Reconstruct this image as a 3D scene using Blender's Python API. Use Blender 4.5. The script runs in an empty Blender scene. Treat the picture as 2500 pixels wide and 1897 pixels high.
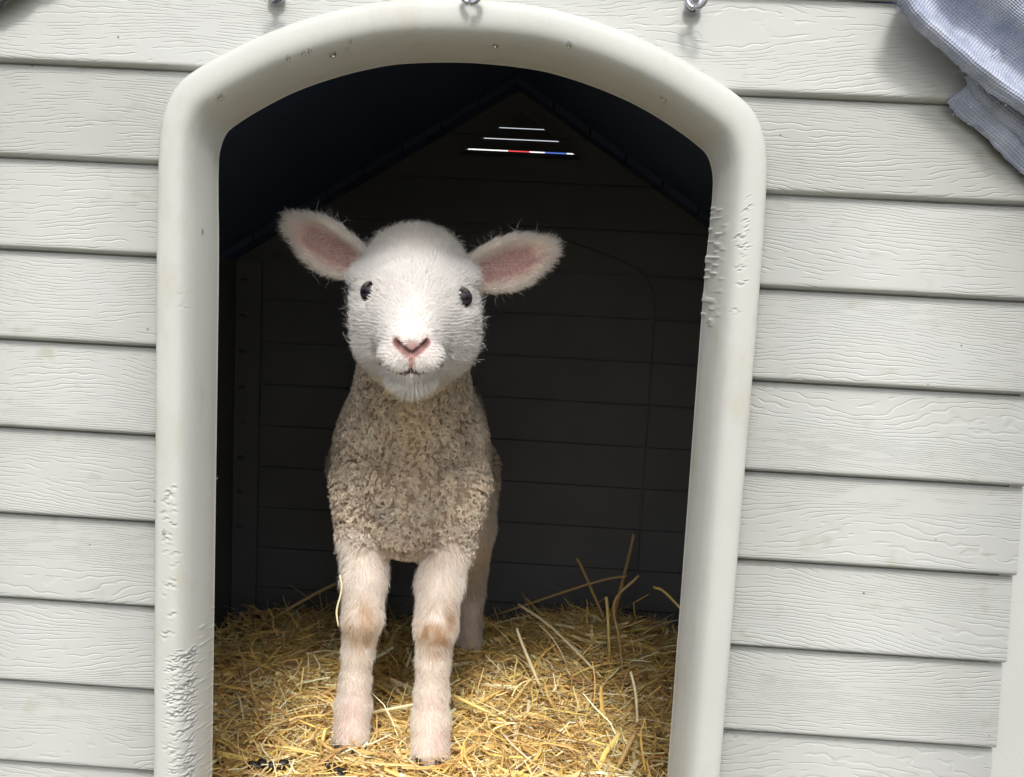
import bpy, bmesh, math, random
import numpy as np
from mathutils import Vector, Matrix
from mathutils.geometry import tessellate_polygon
rng = np.random.default_rng(7); random.seed(7)
scene = bpy.context.scene
C = scene.collection

# ------------------------------------------------------------------ camera
CAM = np.array([0.0755, -0.74, 0.66]); FPX = 2425.0
YAW, PITCH, ROLL = 0.03985, 0.12624, 0.0511
_f = np.array([-math.sin(YAW)*math.cos(PITCH), math.cos(YAW)*math.cos(PITCH), -math.sin(PITCH)])
_r = np.cross(_f, [0, 0, 1]); _r /= np.linalg.norm(_r); _u = np.cross(_r, _f)
RT = _r*math.cos(ROLL)+_u*math.sin(ROLL); UP = -_r*math.sin(ROLL)+_u*math.cos(ROLL); FW = _f
def P(x, y, Y):
    """point of the place at depth Y behind the front wall that the photograph shows at pixel x, y (2500 wide)"""
    d = RT*(x-1250)/FPX-UP*(y-948.5)/FPX+FW
    return CAM+d*((Y-CAM[1])/d[1])
cam = bpy.data.cameras.new('camera'); camo = bpy.data.objects.new('camera', cam); C.objects.link(camo)
cam.sensor_width = 36; cam.sensor_fit = 'HORIZONTAL'; cam.lens = 36*FPX/2500; cam.clip_start = 0.01; cam.clip_end = 500
camo.matrix_world = Matrix(((RT[0], UP[0], -FW[0], CAM[0]), (RT[1], UP[1], -FW[1], CAM[1]), (RT[2], UP[2], -FW[2], CAM[2]), (0, 0, 0, 1)))
scene.camera = camo

# ------------------------------------------------------------------ light
SUN_EL, SUN_AZ = 53.5, 3.0           # hazy sun behind the photographer, high, a touch to the right
world = bpy.data.worlds.new('World'); scene.world = world; world.use_nodes = True
wn = world.node_tree.nodes; wl = world.node_tree.links
sky = wn.new('ShaderNodeTexSky'); sky.sky_type = 'NISHITA'; sky.sun_disc = False
sky.sun_elevation = math.radians(SUN_EL); sky.sun_rotation = math.radians(180-SUN_AZ)
sky.dust_density = 4.0; sky.air_density = 1.0; sky.ozone_density = 1.0
hs = wn.new('ShaderNodeHueSaturation'); hs.inputs['Saturation'].default_value = 0.45
wl.new(sky.outputs[0], hs.inputs['Color']); wl.new(hs.outputs[0], wn['Background'].inputs[0])
wn['Background'].inputs[1].default_value = 0.15
sun = bpy.data.lights.new('sun', 'SUN'); sun.energy = 1.9; sun.angle = math.radians(10); sun.color = (1.0, 0.975, 0.94)
suno = bpy.data.objects.new('sun', sun); C.objects.link(suno)
sd = Vector((math.sin(math.radians(SUN_AZ))*math.cos(math.radians(SUN_EL)), -math.cos(math.radians(SUN_AZ))*math.cos(math.radians(SUN_EL)), math.sin(math.radians(SUN_EL))))
suno.rotation_euler = sd.to_track_quat('Z', 'Y').to_euler(); suno.location = (0, -3, 5)
scene.view_settings.view_transform = 'Standard'; scene.view_settings.look = 'None'
scene.view_settings.exposure = 0.55; scene.view_settings.gamma = 1.0; scene.view_settings.use_curve_mapping = False
scene.cycles.use_denoising = True; scene.cycles.max_bounces = 8; scene.cycles.diffuse_bounces = 5; scene.cycles.use_adaptive_sampling = True; scene.cycles.adaptive_threshold = 0.02
scene.cycles.transmission_bounces = 6; scene.cycles.transparent_max_bounces = 8

# ------------------------------------------------------------------ helpers
def link(name, data, parent=None, mat=None, label=None, cat=None, kind=None, group=None):
    o = bpy.data.objects.new(name, data); C.objects.link(o)
    if parent is not None: o.parent = parent
    if mat is not None: data.materials.append(mat)
    for k, v in (('label', label), ('category', cat), ('kind', kind), ('group', group)):
        if v: o[k] = v
    return o
def mesh(name, verts, faces, smooth=False):
    me = bpy.data.meshes.new(name)
    verts = np.asarray(verts, dtype=np.float32)
    if isinstance(faces, np.ndarray):
        n, k = faces.shape
        me.vertices.add(len(verts)); me.vertices.foreach_set('co', verts.ravel())
        me.loops.add(n*k); me.loops.foreach_set('vertex_index', faces.astype(np.int32).ravel())
        me.polygons.add(n); me.polygons.foreach_set('loop_start', np.arange(0, n*k, k, dtype=np.int32))
        me.update(calc_edges=True); me.validate()
    else:
        me.from_pydata([tuple(map(float, v)) for v in verts], [], faces); me.update()
    if smooth: me.polygons.foreach_set('use_smooth', np.ones(len(me.polygons), dtype=bool))
    return me
def grid_faces(nu, nv, closed_u=False):
    i, j = np.meshgrid(np.arange(nu if closed_u else nu-1), np.arange(nv-1), indexing='ij')
    i2 = (i+1) % nu
    return np.stack([i*nv+j, i2*nv+j, i2*nv+j+1, i*nv+j+1], -1).reshape(-1, 4)
def empty(name, loc, label, cat, group=None):
    o = bpy.data.objects.new(name, None); C.objects.link(o); o.location = loc; o.empty_display_size = 0.05
    o['label'] = label; o['category'] = cat
    if group: o['group'] = group
    return o
def prism_band(V, Fc, z0, z1, xl0, xr0, xl1, xr1, y0, y1):
    b = len(V)
    V += [(xl0, y0, z0), (xr0, y0, z0), (xr1, y0, z1), (xl1, y0, z1), (xl0, y1, z0), (xr0, y1, z0), (xr1, y1, z1), (xl1, y1, z1)]
    Fc += [[b+i for i in f] for f in ((0, 1, 2, 3), (7, 6, 5, 4), (0, 4, 5, 1), (1, 5, 6, 2), (2, 6, 7, 3), (3, 7, 4, 0))]
def tube(pts, rad, n=10, cap=True):
    pts = np.asarray(pts, float); m = len(pts); rad = np.broadcast_to(rad, m)
    T = np.gradient(pts, axis=0); T /= np.linalg.norm(T, axis=1)[:, None]
    a = np.array([0, 0, 1.0]) if abs(T[0, 2]) < .9 else np.array([1.0, 0, 0])
    V = []
    for k in range(m):
        b = np.cross(T[k], a); b /= np.linalg.norm(b); a = np.cross(b, T[k])
        for q in range(n):
            t = 2*math.pi*q/n; V.append(pts[k]+rad[k]*(math.cos(t)*a+math.sin(t)*b))
    Fc = [[k*n+q, k*n+(q+1) % n, (k+1)*n+(q+1) % n, (k+1)*n+q] for k in range(m-1) for q in range(n)]
    if cap: Fc += [list(range(n))[::-1], list(range((m-1)*n, m*n))]
    return V, Fc
def catmull(pts, per=8):
    p = np.asarray(pts, float); q = np.vstack([2*p[0]-p[1], p, 2*p[-1]-p[-2]]); out = []
    for i in range(1, len(q)-2):
        for t in np.linspace(0, 1, per, endpoint=False):
            a, b, c, d = q[i-1], q[i], q[i+1], q[i+2]
            out.append(.5*((2*b)+(c-a)*t+(2*a-5*b+4*c-d)*t*t+(3*b-a-3*c+d)*t**3))
    out.append(p[-1]); return np.array(out)
def vnoise(p, seed=0):
    """smooth value noise, p (n,3) -> -1..1"""
    p = np.asarray(p, float); i = np.floor(p).astype(np.int64); f = p-i; f = f*f*(3-2*f); r = 0
    for dx in (0, 1):
        for dy in (0, 1):
            for dz in (0, 1):
                h = ((i[:, 0]+dx)*374761393+(i[:, 1]+dy)*668265263+(i[:, 2]+dz)*2147483647+seed*1274126177) & 0xffffffff
                h = ((h ^ (h >> 13))*1274126177) & 0xffffffff; h = (h ^ (h >> 16)) & 0xffff
                w = (f[:, 0] if dx else 1-f[:, 0])*(f[:, 1] if dy else 1-f[:, 1])*(f[:, 2] if dz else 1-f[:, 2])
                r = r+w*(h/32767.5-1)
    return r

# ------------------------------------------------------------------ materials
def new_mat(name):
    m = bpy.data.materials.new(name); m.use_nodes = True
    return m, m.node_tree.nodes, m.node_tree.links, m.node_tree.nodes['Principled BSDF']
def math_node(n, l, op, a, b=None, c=None):
    m = n.new('ShaderNodeMath'); m.operation = op
    for k, v in enumerate((a, b, c)):
        if v is None: continue
        if isinstance(v, (int, float)): m.inputs[k].default_value = v
        else: l.new(v, m.inputs[k])
    return m.outputs[0]
def noise_node(n, l, vec, scale, detail=2.0, rough=.5, dims='3D'):
    t = n.new('ShaderNodeTexNoise'); t.noise_dimensions = dims; t.inputs['Scale'].default_value = scale
    t.inputs['Detail'].default_value = detail; t.inputs['Roughness'].default_value = rough
    l.new(vec, t.inputs['Vector']); return t.outputs[0]
def mapping(n, l, vec, scale=(1, 1, 1), loc=None):
    m = n.new('ShaderNodeMapping'); m.inputs['Scale'].default_value = scale; l.new(vec, m.inputs['Vector'])
    if loc is not None: l.new(loc, m.inputs['Location'])
    return m.outputs[0]
def ramp(n, l, fac, stops):
    r = n.new('ShaderNodeValToRGB'); l.new(fac, r.inputs[0]); e = r.color_ramp.elements
    while len(e) < len(stops): e.new(.5)
    for k, (p, c) in enumerate(stops): e[k].position = p; e[k].color = (*c, 1) if len(c) == 3 else c
    return r.outputs[0]

def mat_siding(name, col, grain=1.0):
    m, n, l, b = new_mat(name)
    geo = n.new('ShaderNodeNewGeometry').outputs['Position']
    oi = n.new('ShaderNodeObjectInfo').outputs['Random']
    cmb = n.new('ShaderNodeCombineXYZ')
    l.new(math_node(n, l, 'MULTIPLY', oi, 37.0), cmb.inputs[0]); l.new(math_node(n, l, 'MULTIPLY', oi, 91.0), cmb.inputs[1])
    sep = n.new('ShaderNodeSeparateXYZ'); l.new(geo, sep.inputs[0])
    # contour field: cathedral figure + streaks
    big = noise_node(n, l, mapping(n, l, geo, (4.5, 1, 21), cmb.outputs[0]), 1.0, 0.0, .4)
    mid = noise_node(n, l, mapping(n, l, geo, (16, 1, 55), cmb.outputs[0]), 1.0, 0.0, .5)
    wob = noise_node(n, l, mapping(n, l, geo, (90, 1, 150), cmb.outputs[0]), 1.0, 0.0, .6)
    h = math_node(n, l, 'MULTIPLY', sep.outputs[2], 400.0)
    h = math_node(n, l, 'ADD', h, math_node(n, l, 'MULTIPLY', big, 22.0))
    h = math_node(n, l, 'ADD', h, math_node(n, l, 'MULTIPLY', mid, 2.2))
    h = math_node(n, l, 'ADD', h, math_node(n, l, 'MULTIPLY', wob, .9))
    fr = math_node(n, l, 'FRACT', h)
    tri = math_node(n, l, 'ABSOLUTE', math_node(n, l, 'SUBTRACT', fr, .5))     # 0 at the line
    mr = n.new('ShaderNodeMapRange'); mr.interpolation_type = 'SMOOTHSTEP'
    mr.inputs[1].default_value = 0.03; mr.inputs[2].default_value = .19; mr.inputs[3].default_value = 1; mr.inputs[4].default_value = 0
    l.new(tri, mr.inputs[0])
    brk = noise_node(n, l, mapping(n, l, geo, (38, 1, 330), cmb.outputs[0]), 1.0, 0.0, .5)
    pat = noise_node(n, l, mapping(n, l, geo, (14, 1, 34), cmb.outputs[0]), 1.0, 0.0, .5)
    mk = n.new('ShaderNodeMapRange'); mk.interpolation_type = 'SMOOTHSTEP'
    mk.inputs[1].default_value = .37; mk.inputs[2].default_value = .47
    l.new(math_node(n, l, 'ADD', brk, math_node(n, l, 'MULTIPLY', math_node(n, l, 'SUBTRACT', pat, .5), .45)), mk.inputs[0])
    groove = math_node(n, l, 'MULTIPLY', mr.outputs[0], mk.outputs[0])
    fine = noise_node(n, l, mapping(n, l, geo, (60, 1, 700), cmb.outputs[0]), 1.0, 0.0, .6)
    hgt = math_node(n, l, 'SUBTRACT', math_node(n, l, 'MULTIPLY', fine, .12), groove)
    bp = n.new('ShaderNodeBump'); bp.inputs['Strength'].default_value = 1.0; bp.inputs['Distance'].default_value = .00022*grain
    l.new(hgt, bp.inputs['Height']); l.new(bp.outputs[0], b.inputs['Normal'])
    # weather: faint warm/green blotches
    dirt = noise_node(n, l, mapping(n, l, geo, (7, 7, 12), cmb.outputs[0]), 1.0, 3.0, .6)
    c = ramp(n, l, dirt, [(.3, tuple(v*.94 for v in col)), (.55, col), (.75, tuple(v*f for v, f in zip(col, (1.03, 1.03, 1.05))))])
    stain = noise_node(n, l, mapping(n, l, geo, (38, 1, 55), cmb.outputs[0]), 1.0, 2.0, .65)
    mx = n.new('ShaderNodeMix'); mx.data_type = 'RGBA'; mx.inputs['B'].default_value = (col[0]*.72, col[1]*.66, col[2]*.5, 1)
    l.new(c, mx.inputs['A'])
    l.new(math_node(n, l, 'MULTIPLY', ramp(n, l, stain, [(.62, (0, 0, 0)), (.8, (1, 1, 1))]), .5), mx.inputs['Factor'])
    vo = n.new('ShaderNodeTexVoronoi'); vo.inputs['Scale'].default_value = 1; l.new(mapping(n, l, geo, (30, 30, 30), cmb.outputs[0]), vo.inputs['Vector'])
    sk = ramp(n, l, vo.outputs['Distance'], [(.022, (1, 1, 1)), (.034, (0, 0, 0))])
    m3 = n.new('ShaderNodeMix'); m3.data_type = 'RGBA'; m3.inputs['B'].default_value = (.14, .12, .09, 1); l.new(mx.outputs['Result'], m3.inputs['A']); l.new(math_node(n, l, 'MULTIPLY', sk, .8), m3.inputs['Factor'])
    l.new(m3.outputs['Result'], b.inputs['Base Color'])
    b.inputs['Roughness'].default_value = .5; b.inputs['Specular IOR Level'].default_value = .35
    return m
def mat_plastic(name, col, rough=.45, bump=.0002, var=.06, stain=None, bscale=420):
    m, n, l, b = new_mat(name)
    geo = n.new('ShaderNodeNewGeometry').outputs['Position']
    d = noise_node(n, l, geo, 9, 5, .6)
    c = ramp(n, l, d, [(.3, tuple(v*(1-var) for v in col)), (.7, tuple(v*(1+var*.5) for v in col))])
    if stain:
        s = noise_node(n, l, mapping(n, l, geo, (30, 30, 14)), 1.0, 6, .7)
        mx = n.new('ShaderNodeMix'); mx.data_type = 'RGBA'; mx.inputs['B'].default_value = (*stain, 1)
        l.new(c, mx.inputs['A']); l.new(math_node(n, l, 'MULTIPLY', ramp(n, l, s, [(.52, (0, 0, 0)), (.78, (1, 1, 1))]), .5), mx.inputs['Factor']); c = mx.outputs['Result']
    l.new(c, b.inputs['Base Color']); b.inputs['Roughness'].default_value = rough
    f = noise_node(n, l, geo, bscale, 3, .6)
    bp = n.new('ShaderNodeBump'); bp.inputs['Distance'].default_value = bump; l.new(f, bp.inputs['Height']); l.new(bp.outputs[0], b.inputs['Normal'])
    return m
def mat_attr(name, rough=.6, attr='col', bump=None, spec=.3, sheen=0):
    m, n, l, b = new_mat(name)
    a = n.new('ShaderNodeAttribute'); a.attribute_name = attr; l.new(a.outputs['Color'], b.inputs['Base Color'])
    b.inputs['Roughness'].default_value = rough; b.inputs['Specular IOR Level'].default_value = spec
    if bump:
        geo = n.new('ShaderNodeNewGeometry').outputs['Position']; f = noise_node(n, l, geo, bump[0], 3, .6)
        bp = n.new('ShaderNodeBump'); bp.inputs['Distance'].default_value = bump[1]; l.new(f, bp.inputs['Height']); l.new(bp.outputs[0], b.inputs['Normal'])
    return m
def mat_hair(name):
    m = bpy.data.materials.new(name); m.use_nodes = True; n = m.node_tree.nodes; l = m.node_tree.links; n.clear()
    o = n.new('ShaderNodeOutputMaterial'); a = n.new('ShaderNodeAttribute'); a.attribute_name = 'col'
    d = n.new('ShaderNodeBsdfDiffuse'); t = n.new('ShaderNodeBsdfTranslucent'); g = n.new('ShaderNodeBsdfGlossy')
    g.inputs['Roughness'].default_value = .45; g.inputs['Color'].default_value = (.9, .88, .85, 1)
    for s in (d, t): l.new(a.outputs['Color'], s.inputs['Color'])
    m1 = n.new('ShaderNodeMixShader'); m1.inputs[0].default_value = .35; l.new(d.outputs[0], m1.inputs[1]); l.new(t.outputs[0], m1.inputs[2])
    m2 = n.new('ShaderNodeMixShader'); m2.inputs[0].default_value = .05; l.new(m1.outputs[0], m2.inputs[1]); l.new(g.outputs[0], m2.inputs[2])
    l.new(m2.outputs[0], o.inputs[0]); return m

CREAM = (.424, .432, .412)
M_SIDING = mat_siding('cream_moulded_siding', CREAM)
M_TRIM = mat_plastic('cream_smooth_plastic', (.455, .462, .432), .55, .00012, .05, (.36, .32, .22))
M_POST = mat_plastic('cream_corner_plastic', (.425, .432, .412), .5, .00015, .04)
M_INNER = mat_plastic('shade_darkened_inner_plastic', (.142, .145, .148), .62, .0002, .12)  # darker than the cream outside: the interior's shade is put into this colour
M_ROOF = mat_plastic('navy_roof_plastic', (.06, .095, .20), .6, .0003, .1)
M_FLOOR = mat_plastic('brown_floor_plastic', (.06, .05, .04), .6)
M_STEEL, _n, _l, _b = new_mat('galvanised_steel'); _b.inputs['Metallic'].default_value = 1; _b.inputs['Base Color'].default_value = (.5, .51, .55, 1); _b.inputs['Roughness'].default_value = .32
M_WATER, _n, _l, _b = new_mat('water_drop'); _b.inputs['Transmission Weight'].default_value = 1; _b.inputs['IOR'].default_value = 1.33; _b.inputs['Roughness'].default_value = .02

ZC = CAM[2]; PB = .0683; D = .8457
zline = lambda k: ZC+.19436-k*PB
HW = .43                      # half width of the boarded front
roof_in = lambda x: ZC+.275-.64*abs(x)
roof_out = lambda x: ZC+.465-.64*abs(x)

# ------------------------------------------------------------------ ground
m, n, l, b = new_mat('trodden_earth'); geo = n.new('ShaderNodeNewGeometry').outputs['Position']
l.new(ramp(n, l, noise_node(n, l, geo, 14, 6, .7), [(.3, (.06, .055, .036)), (.55, (.14, .125, .082)), (.8, (.19, .165, .11))]), b.inputs['Base Color']); b.inputs['Roughness'].default_value = .9
link('ground', mesh('ground', [(-150, -150, 0), (150, -150, 0), (150, 150, 0), (-150, 150, 0)], [[0, 1, 2, 3]]), None, m, kind='structure')

# ------------------------------------------------------------------ dog house
house = empty('dog_house', (0, .4, 0), 'cream plastic dog house with wood grain siding and an arched doorway', 'dog house')
def hlink(name, me, mat, parent=None, label=None):
    o = link(name, me, None, mat, label)
    o.parent = parent or house
    o.matrix_parent_inverse = Matrix.Identity(4) if parent else Matrix.Translation((0, -.4, 0))
    return o
# door outline
OUT_H = [(0, .1836), (.045, .1815), (.0785, .1757), (.112, .1663), (.146, .153), (.175, .138), (.1965, .1252), (.208, .1148), (.216, .100), (.2198, .084), (.2215, .06), (.2225, -.01), (.2225, -.20), (.2225, -.42), (.2225, -.61)]
INN_H = [(0, .1462), (.047, .1436), (.077, .1378), (.106, .129), (.132, .1185), (.1565, .1052), (.1725, .0948), (.182, .0866), (.187, .0738), (.1882, .058), (.188, .035), (.187, -.02), (.187, -.20), (.187, -.42), (.187, -.61)]
def full(hh): return [(-x, z) for x, z in hh[:0:-1]]+hh
oc, ic = catmull(full(OUT_H), 60), catmull(full(INN_H), 60)
seg = np.r_[0, np.cumsum(np.linalg.norm(np.diff(oc, axis=0), axis=1))]
ns = int(seg[-1]/.00055); ss = np.linspace(0, seg[-1], ns)
oc = np.stack([np.interp(ss, seg, oc[:, k]) for k in (0, 1)], 1); ic = np.stack([np.interp(ss, seg, ic[:, k]) for k in (0, 1)], 1)
prof = np.array([(0, .003), (0, -.003), (.005, -.0070), (.022, -.0106), (.09, -.0132), (.22, -.0144), (.36, -.0149), (.48, -.0145), (.58, -.0130), (.67, -.0098), (.76, -.0048), (.84, .0018), (.91, .009), (.965, .016), (1, .023), (1.012, .0235)])
pl = np.r_[0, np.cumsum(np.hypot(np.diff(prof[:, 0])*.037, np.diff(prof[:, 1])))]
tt = np.unique(np.r_[pl[:4], np.linspace(pl[3], pl[-1], 44)])
pt = np.stack([np.interp(tt, pl, prof[:, k]) for k in (0, 1)], 1)
# soften the coarse polyline
for _ in range(2): pt[5:-4] = .25*pt[4:-5]+.5*pt[5:-4]+.25*pt[6:-3]
T2 = pt[:, 0][None, :, None]
xz = oc[:, None, :]*(1-T2)+ic[:, None, :]*T2
G = np.stack([xz[..., 0], np.broadcast_to(pt[:, 1], xz.shape[:2]), xz[..., 1]+ZC], -1)
du = np.gradient(G, axis=0); dv = np.gradient(G, axis=1); N = np.cross(du, dv); N /= np.linalg.norm(N, axis=2)[..., None]+1e-12
if N[len(N)//2, 10, 1] > 0: N = -N
# gnaw marks: shallow grooves with a raised burr, in metres along the jamb (z) and across (t)
disp = np.zeros(G.shape[:2]); zz = G[..., 2]; tpar = np.broadcast_to(pt[:, 0], zz.shape); side = np.where(G[..., 0] < 0, -1, 1)
def gnaw(sd_, z0, t0, t1, amp, w, tilt, ph):
    tm = .5*(t0+t1); zc_ = z0+tilt*(tpar-tm)+.0012*np.sin(tpar*38+ph)
    win = np.clip(np.minimum(tpar-t0, t1-tpar)/.06, 0, 1)*(side == sd_)*(np.abs(zz-z0) < .03)
    dz = (zz-zc_)/w
    disp[:] += amp*win*(.9*np.exp(-(dz-1.1)**2)-1.5*np.exp(-dz**2))
zpx = lambda y: P(440, y, 0)[2]
for k in range(64):
    y = random.uniform(1575, 1905); t0 = random.uniform(.22, .55); gnaw(-1, zpx(y), t0, min(.86, t0+random.uniform(.15, .5)), random.uniform(.0004, .0009), random.uniform(.0005, .0009), random.uniform(.0, .02), random.uniform(0, 6))
for k in range(40):
    y = random.uniform(1580, 1905); gnaw(-1, zpx(y), .66+random.uniform(-.05, .05), .82+random.uniform(0, .06), random.uniform(.0007, .0013), random.uniform(.0005, .0009), random.uniform(0, .03), random.uniform(0, 6))
for k in range(30):
    y = random.uniform(1180, 1560); t0 = random.uniform(.15, .42); gnaw(-1, zpx(y), t0, t0+random.uniform(.08, .24), random.uniform(.0003, .0008), random.uniform(.0008, .0014), random.uniform(-.005, .01), random.uniform(0, 6))
for k in range(8):
    y = random.uniform(680, 760); t0 = random.uniform(.5, .7); gnaw(-1, zpx(y), t0, t0+.08, .0004, .0008, .03, k)
zpr = lambda y: P(1780, y, 0)[2]
for y in (485, 505, 515, 540, 552, 560, 566, 572, 578, 600, 606, 622, 628, 650, 655, 690, 755, 760):
    t0 = random.uniform(.26, .42); gnaw(1, zpr(y), t0, t0+random.uniform(.1, .26), random.uniform(.0003, .0008), random.uniform(.0005, .0009), -random.uniform(0, .016), random.uniform(0, 6))
# nibbled inner edge on the right
nib = vnoise(np.stack([zz.ravel()*520, tpar.ravel()*9, np.zeros(zz.size)], 1), 3).reshape(zz.shape)
edge = np.clip((tpar-.7)/.2, 0, 1)*(tpar < 1.02)
zr0, zr1 = zpr(800), zpr(500)
disp += np.where((side == 1) & (zz > zr0) & (zz < zr1), edge*np.clip(nib-.2, 0, 1)*.0014, 0)
disp += np.where((side == -1) & (zz < zpx(1500)), edge*np.clip(nib-.45, 0, 1)*.0009, 0)
G = G+N*disp[..., None]
V = G.reshape(-1, 3); trim_me = mesh('door_frame', V, grid_faces(len(ss), len(pt))[:, ::-1].copy(), True)
trim = hlink('door_frame', trim_me, M_TRIM, None, 'smooth rounded cream door surround with gnawed edges')
# drops on the arch
def drop_mesh():
    V = []; nu, nv = 12, 7
    for i in range(nu):
        for j in range(nv):
            a = 2*math.pi*i/nu; r = math.sin(j/(nv-1)*math.pi/2); zt = -math.cos(a)*r*(1.15 if math.cos(a) > 0 else 1.5)
            V.append((math.sin(a)*r*(1 if math.cos(a) > 0 else .8), -math.cos(j/(nv-1)*math.pi/2)*.6, zt))
    return mesh('water_drop', V, grid_faces(nu, nv, True), True)
dm = drop_mesh(); dm.materials.append(M_WATER)
for (x, y, s) in ((812, 133, 9), (846, 118, 4), (740, 130, 6), (755, 125, 6), (702, 140, 6), (535, 236, 9), (855, 100, 5), (1210, 112, 7), (1391, 105, 8), (1620, 242, 8), (494, 565, 5), (528, 1165, 5), (402, 1300, 7)):
    p = P(x, y, 0); k = np.argmin(((G-p)[..., [0, 2]]**2).sum(-1)+np.where(N[..., 1] > -.05, 1, 0)); k = np.unravel_index(k, zz.shape)
    # follow the view ray onto the surface
    d = P(x, y, 0)-CAM; d /= np.linalg.norm(d); w = G-CAM; q = np.linalg.norm(w-(w@d)[..., None]*d, axis=-1)+np.where((N*d).sum(-1) > 0, 1, 0)
    k = np.unravel_index(np.argmin(q), zz.shape)
    o = hlink('water_drop', dm, None, trim)
    nn = Vector(N[k]); rot = (-nn).to_track_quat('Y', 'Z').to_matrix().to_4x4(); r_ = s/3300
    o.matrix_basis = Matrix.Translation(Vector(G[k])) @ rot @ Matrix.Diagonal((r_, r_, r_, 1))
# mid line of the surround: boards end under it
mid = oc*.72+ic*.28
xmid = lambda z: float(np.interp(z-ZC, mid[len(mid)//2:, 1][::-1], mid[len(mid)//2:, 0][::-1]))
mid_top = float(mid[:, 1].max())+ZC
mh = mid[len(mid)//2:]
zmid = lambda x: float(np.interp(abs(x), np.maximum.accumulate(mh[:, 0]), mh[:, 1]))+ZC
# boards of the front
def board_y(f):
    """f: 0 at the bottom edge, 1 at the top: offset of the face towards the viewer (negative y)"""
    h = f*PB
    if h < .0012: return .004
    if h < .0052: return .0035-.0085*math.sqrt(max(0, 1-(1-(h-.0012)/.004)**2))
    return -.005+.0062*(h-.0052)/(PB-.0052)
fr = [0, .0012/PB, .0014/PB, .0018/PB, .0024/PB, .0031/PB, .0040/PB, .0052/PB, .009/PB, .2, .4, .6, .8, .94, 1.0]
wall_back = []
def board(rows, name='board'):
    """rows: list of (z, xl, xr, f); back closed at y=.008"""
    V = []; Fc = []; nx = 2
    for (z, xl, xr, f) in rows: V += [(xl, board_y(f), z), (xr, board_y(f), z)]
    k = len(rows)
    for (z, xl, xr, f) in (rows[0], rows[-1]): V += [(xl, .008, z), (xr, .008, z)]
    Fc = [[2*i, 2*i+1, 2*i+3, 2*i+2] for i in range(k-1)]
    Fc += [[2*k, 2*k+1, 1, 0], [2*k-2, 2*k-1, 2*k+3, 2*k+2], [2*k+1, 2*k, 2*k+2, 2*k+3]]
    Fc += [[2*i for i in range(k)][::1]+[2*k+2, 2*k], ([2*i+1 for i in range(k)]+[2*k+3, 2*k+1])[::-1]]
    me = mesh(name, V, Fc); sm = np.ones(len(me.polygons), bool); sm[-5:] = False
    me.polygons.foreach_set('use_smooth', sm); return me
# backing sheet with the door hole
def slab_with_hole(name, outer, hole, y0, y1, mat, parent=None):
    loops = [[Vector((x, z, 0)) for x, z in outer], [Vector((x, z, 0)) for x, z in hole]]
    tris = tessellate_polygon(loops); pts = outer+hole; k = len(pts)
    V = [(x, y0, z) for x, z in pts]+[(x, y1, z) for x, z in pts]
    Fc = [list(t) for t in tris]+[[i+k for i in t][::-1] for t in tris]
    for a, c in ((0, len(outer)), (len(outer), k)):
        for i in range(a, c): j = i+1 if i+1 < c else a; Fc.append([i, j, j+k, i+k])
    return hlink(name, mesh(name, V, Fc), mat, parent)
ztop_w = [(-HW-.035, .02), (HW+.035, .02), (HW+.035, roof_out(HW+.035)-.03), (0, roof_out(0)-.03), (-HW-.035, roof_out(HW+.035)-.03)]
hole = [(float(x), float(z)+ZC) for x, z in mid[::12]]
hole = [h_ for h_ in hole if h_[1] > .125]; hole = [(hole[0][0], .118)]+hole+[(hole[-1][0], .118)]
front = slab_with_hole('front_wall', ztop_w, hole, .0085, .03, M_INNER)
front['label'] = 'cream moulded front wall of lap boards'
for k in range(-3, 12):
    z0, z1 = zline(k+1), zline(k)
    gx = lambda z: min(HW, max(0, (ZC+.465-.03-z)/.64))
    zt = min(z1, ZC+.434)
    if zt-z0 < .004: continue
    if z0 > mid_top:
        rows = [(z0+f*PB, -gx(z0+f*PB), gx(z0+f*PB), f) for f in fr if z0+f*PB <= zt]
        if len(rows) > 2: hlink('board', board(rows), M_SIDING, front)
    elif z1 > mid_top:                                  # the board the arch rises into: columns
        xs = np.linspace(-HW, HW, 261); V = []; nz = len(fr)+8
        for x in xs:
            zl = zmid(x) if abs(x) < .2195 else z0; zl = max(zl, z0)
            fs = np.unique(np.r_[np.array(fr), np.linspace(.1, .98, 8)])
            zs_ = z0+fs*PB
            for f, zc_ in zip(fs, zs_):
                zq = min(max(zc_, min(zl, z1)), roof_out(x)-.031); V.append((x, board_y((zq-z0)/PB), zq))
        hlink('board', mesh('board', V, grid_faces(len(xs), len(fs)), True), M_SIDING, front)
    else:
        for s in (-1, 1):
            rows = []
            for f in sorted(set(fr+list(np.linspace(0, 1, 20)))):
                z = z0+f*PB; a, c = sorted((s*HW, s*xmid(max(z, ZC-.6)))); rows.append((z, a, c, f))
            hlink('board', board(rows), M_SIDING, front)
V, Fc = [], []; prism_band(V, Fc, .021, .121, -.205, .205, -.205, .205, -.0015, .0083); hlink('door_sill', mesh('door_sill', V, Fc), M_POST)
# corner posts: flat strip a little behind the boards, rounded to the side
for s in (-1, 1):
    xs = [HW-.01, HW+.03, HW+.038, HW+.044, HW+.047, HW+.048, HW+.048]; ys = [.002, .002, .003, .007, .013, .02, .07]
    zb, zt = .02, roof_out(HW)-.03; V = []
    for x, y in zip(xs, ys): V += [(s*x, y, zb), (s*x, y, zt)]
    Fc = [[2*i, 2*i+2, 2*i+3, 2*i+1] if s > 0 else [2*i, 2*i+1, 2*i+3, 2*i+2] for i in range(len(xs)-1)]
    hlink('corner_post', mesh('corner_post', V, Fc, True), M_POST)
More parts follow.
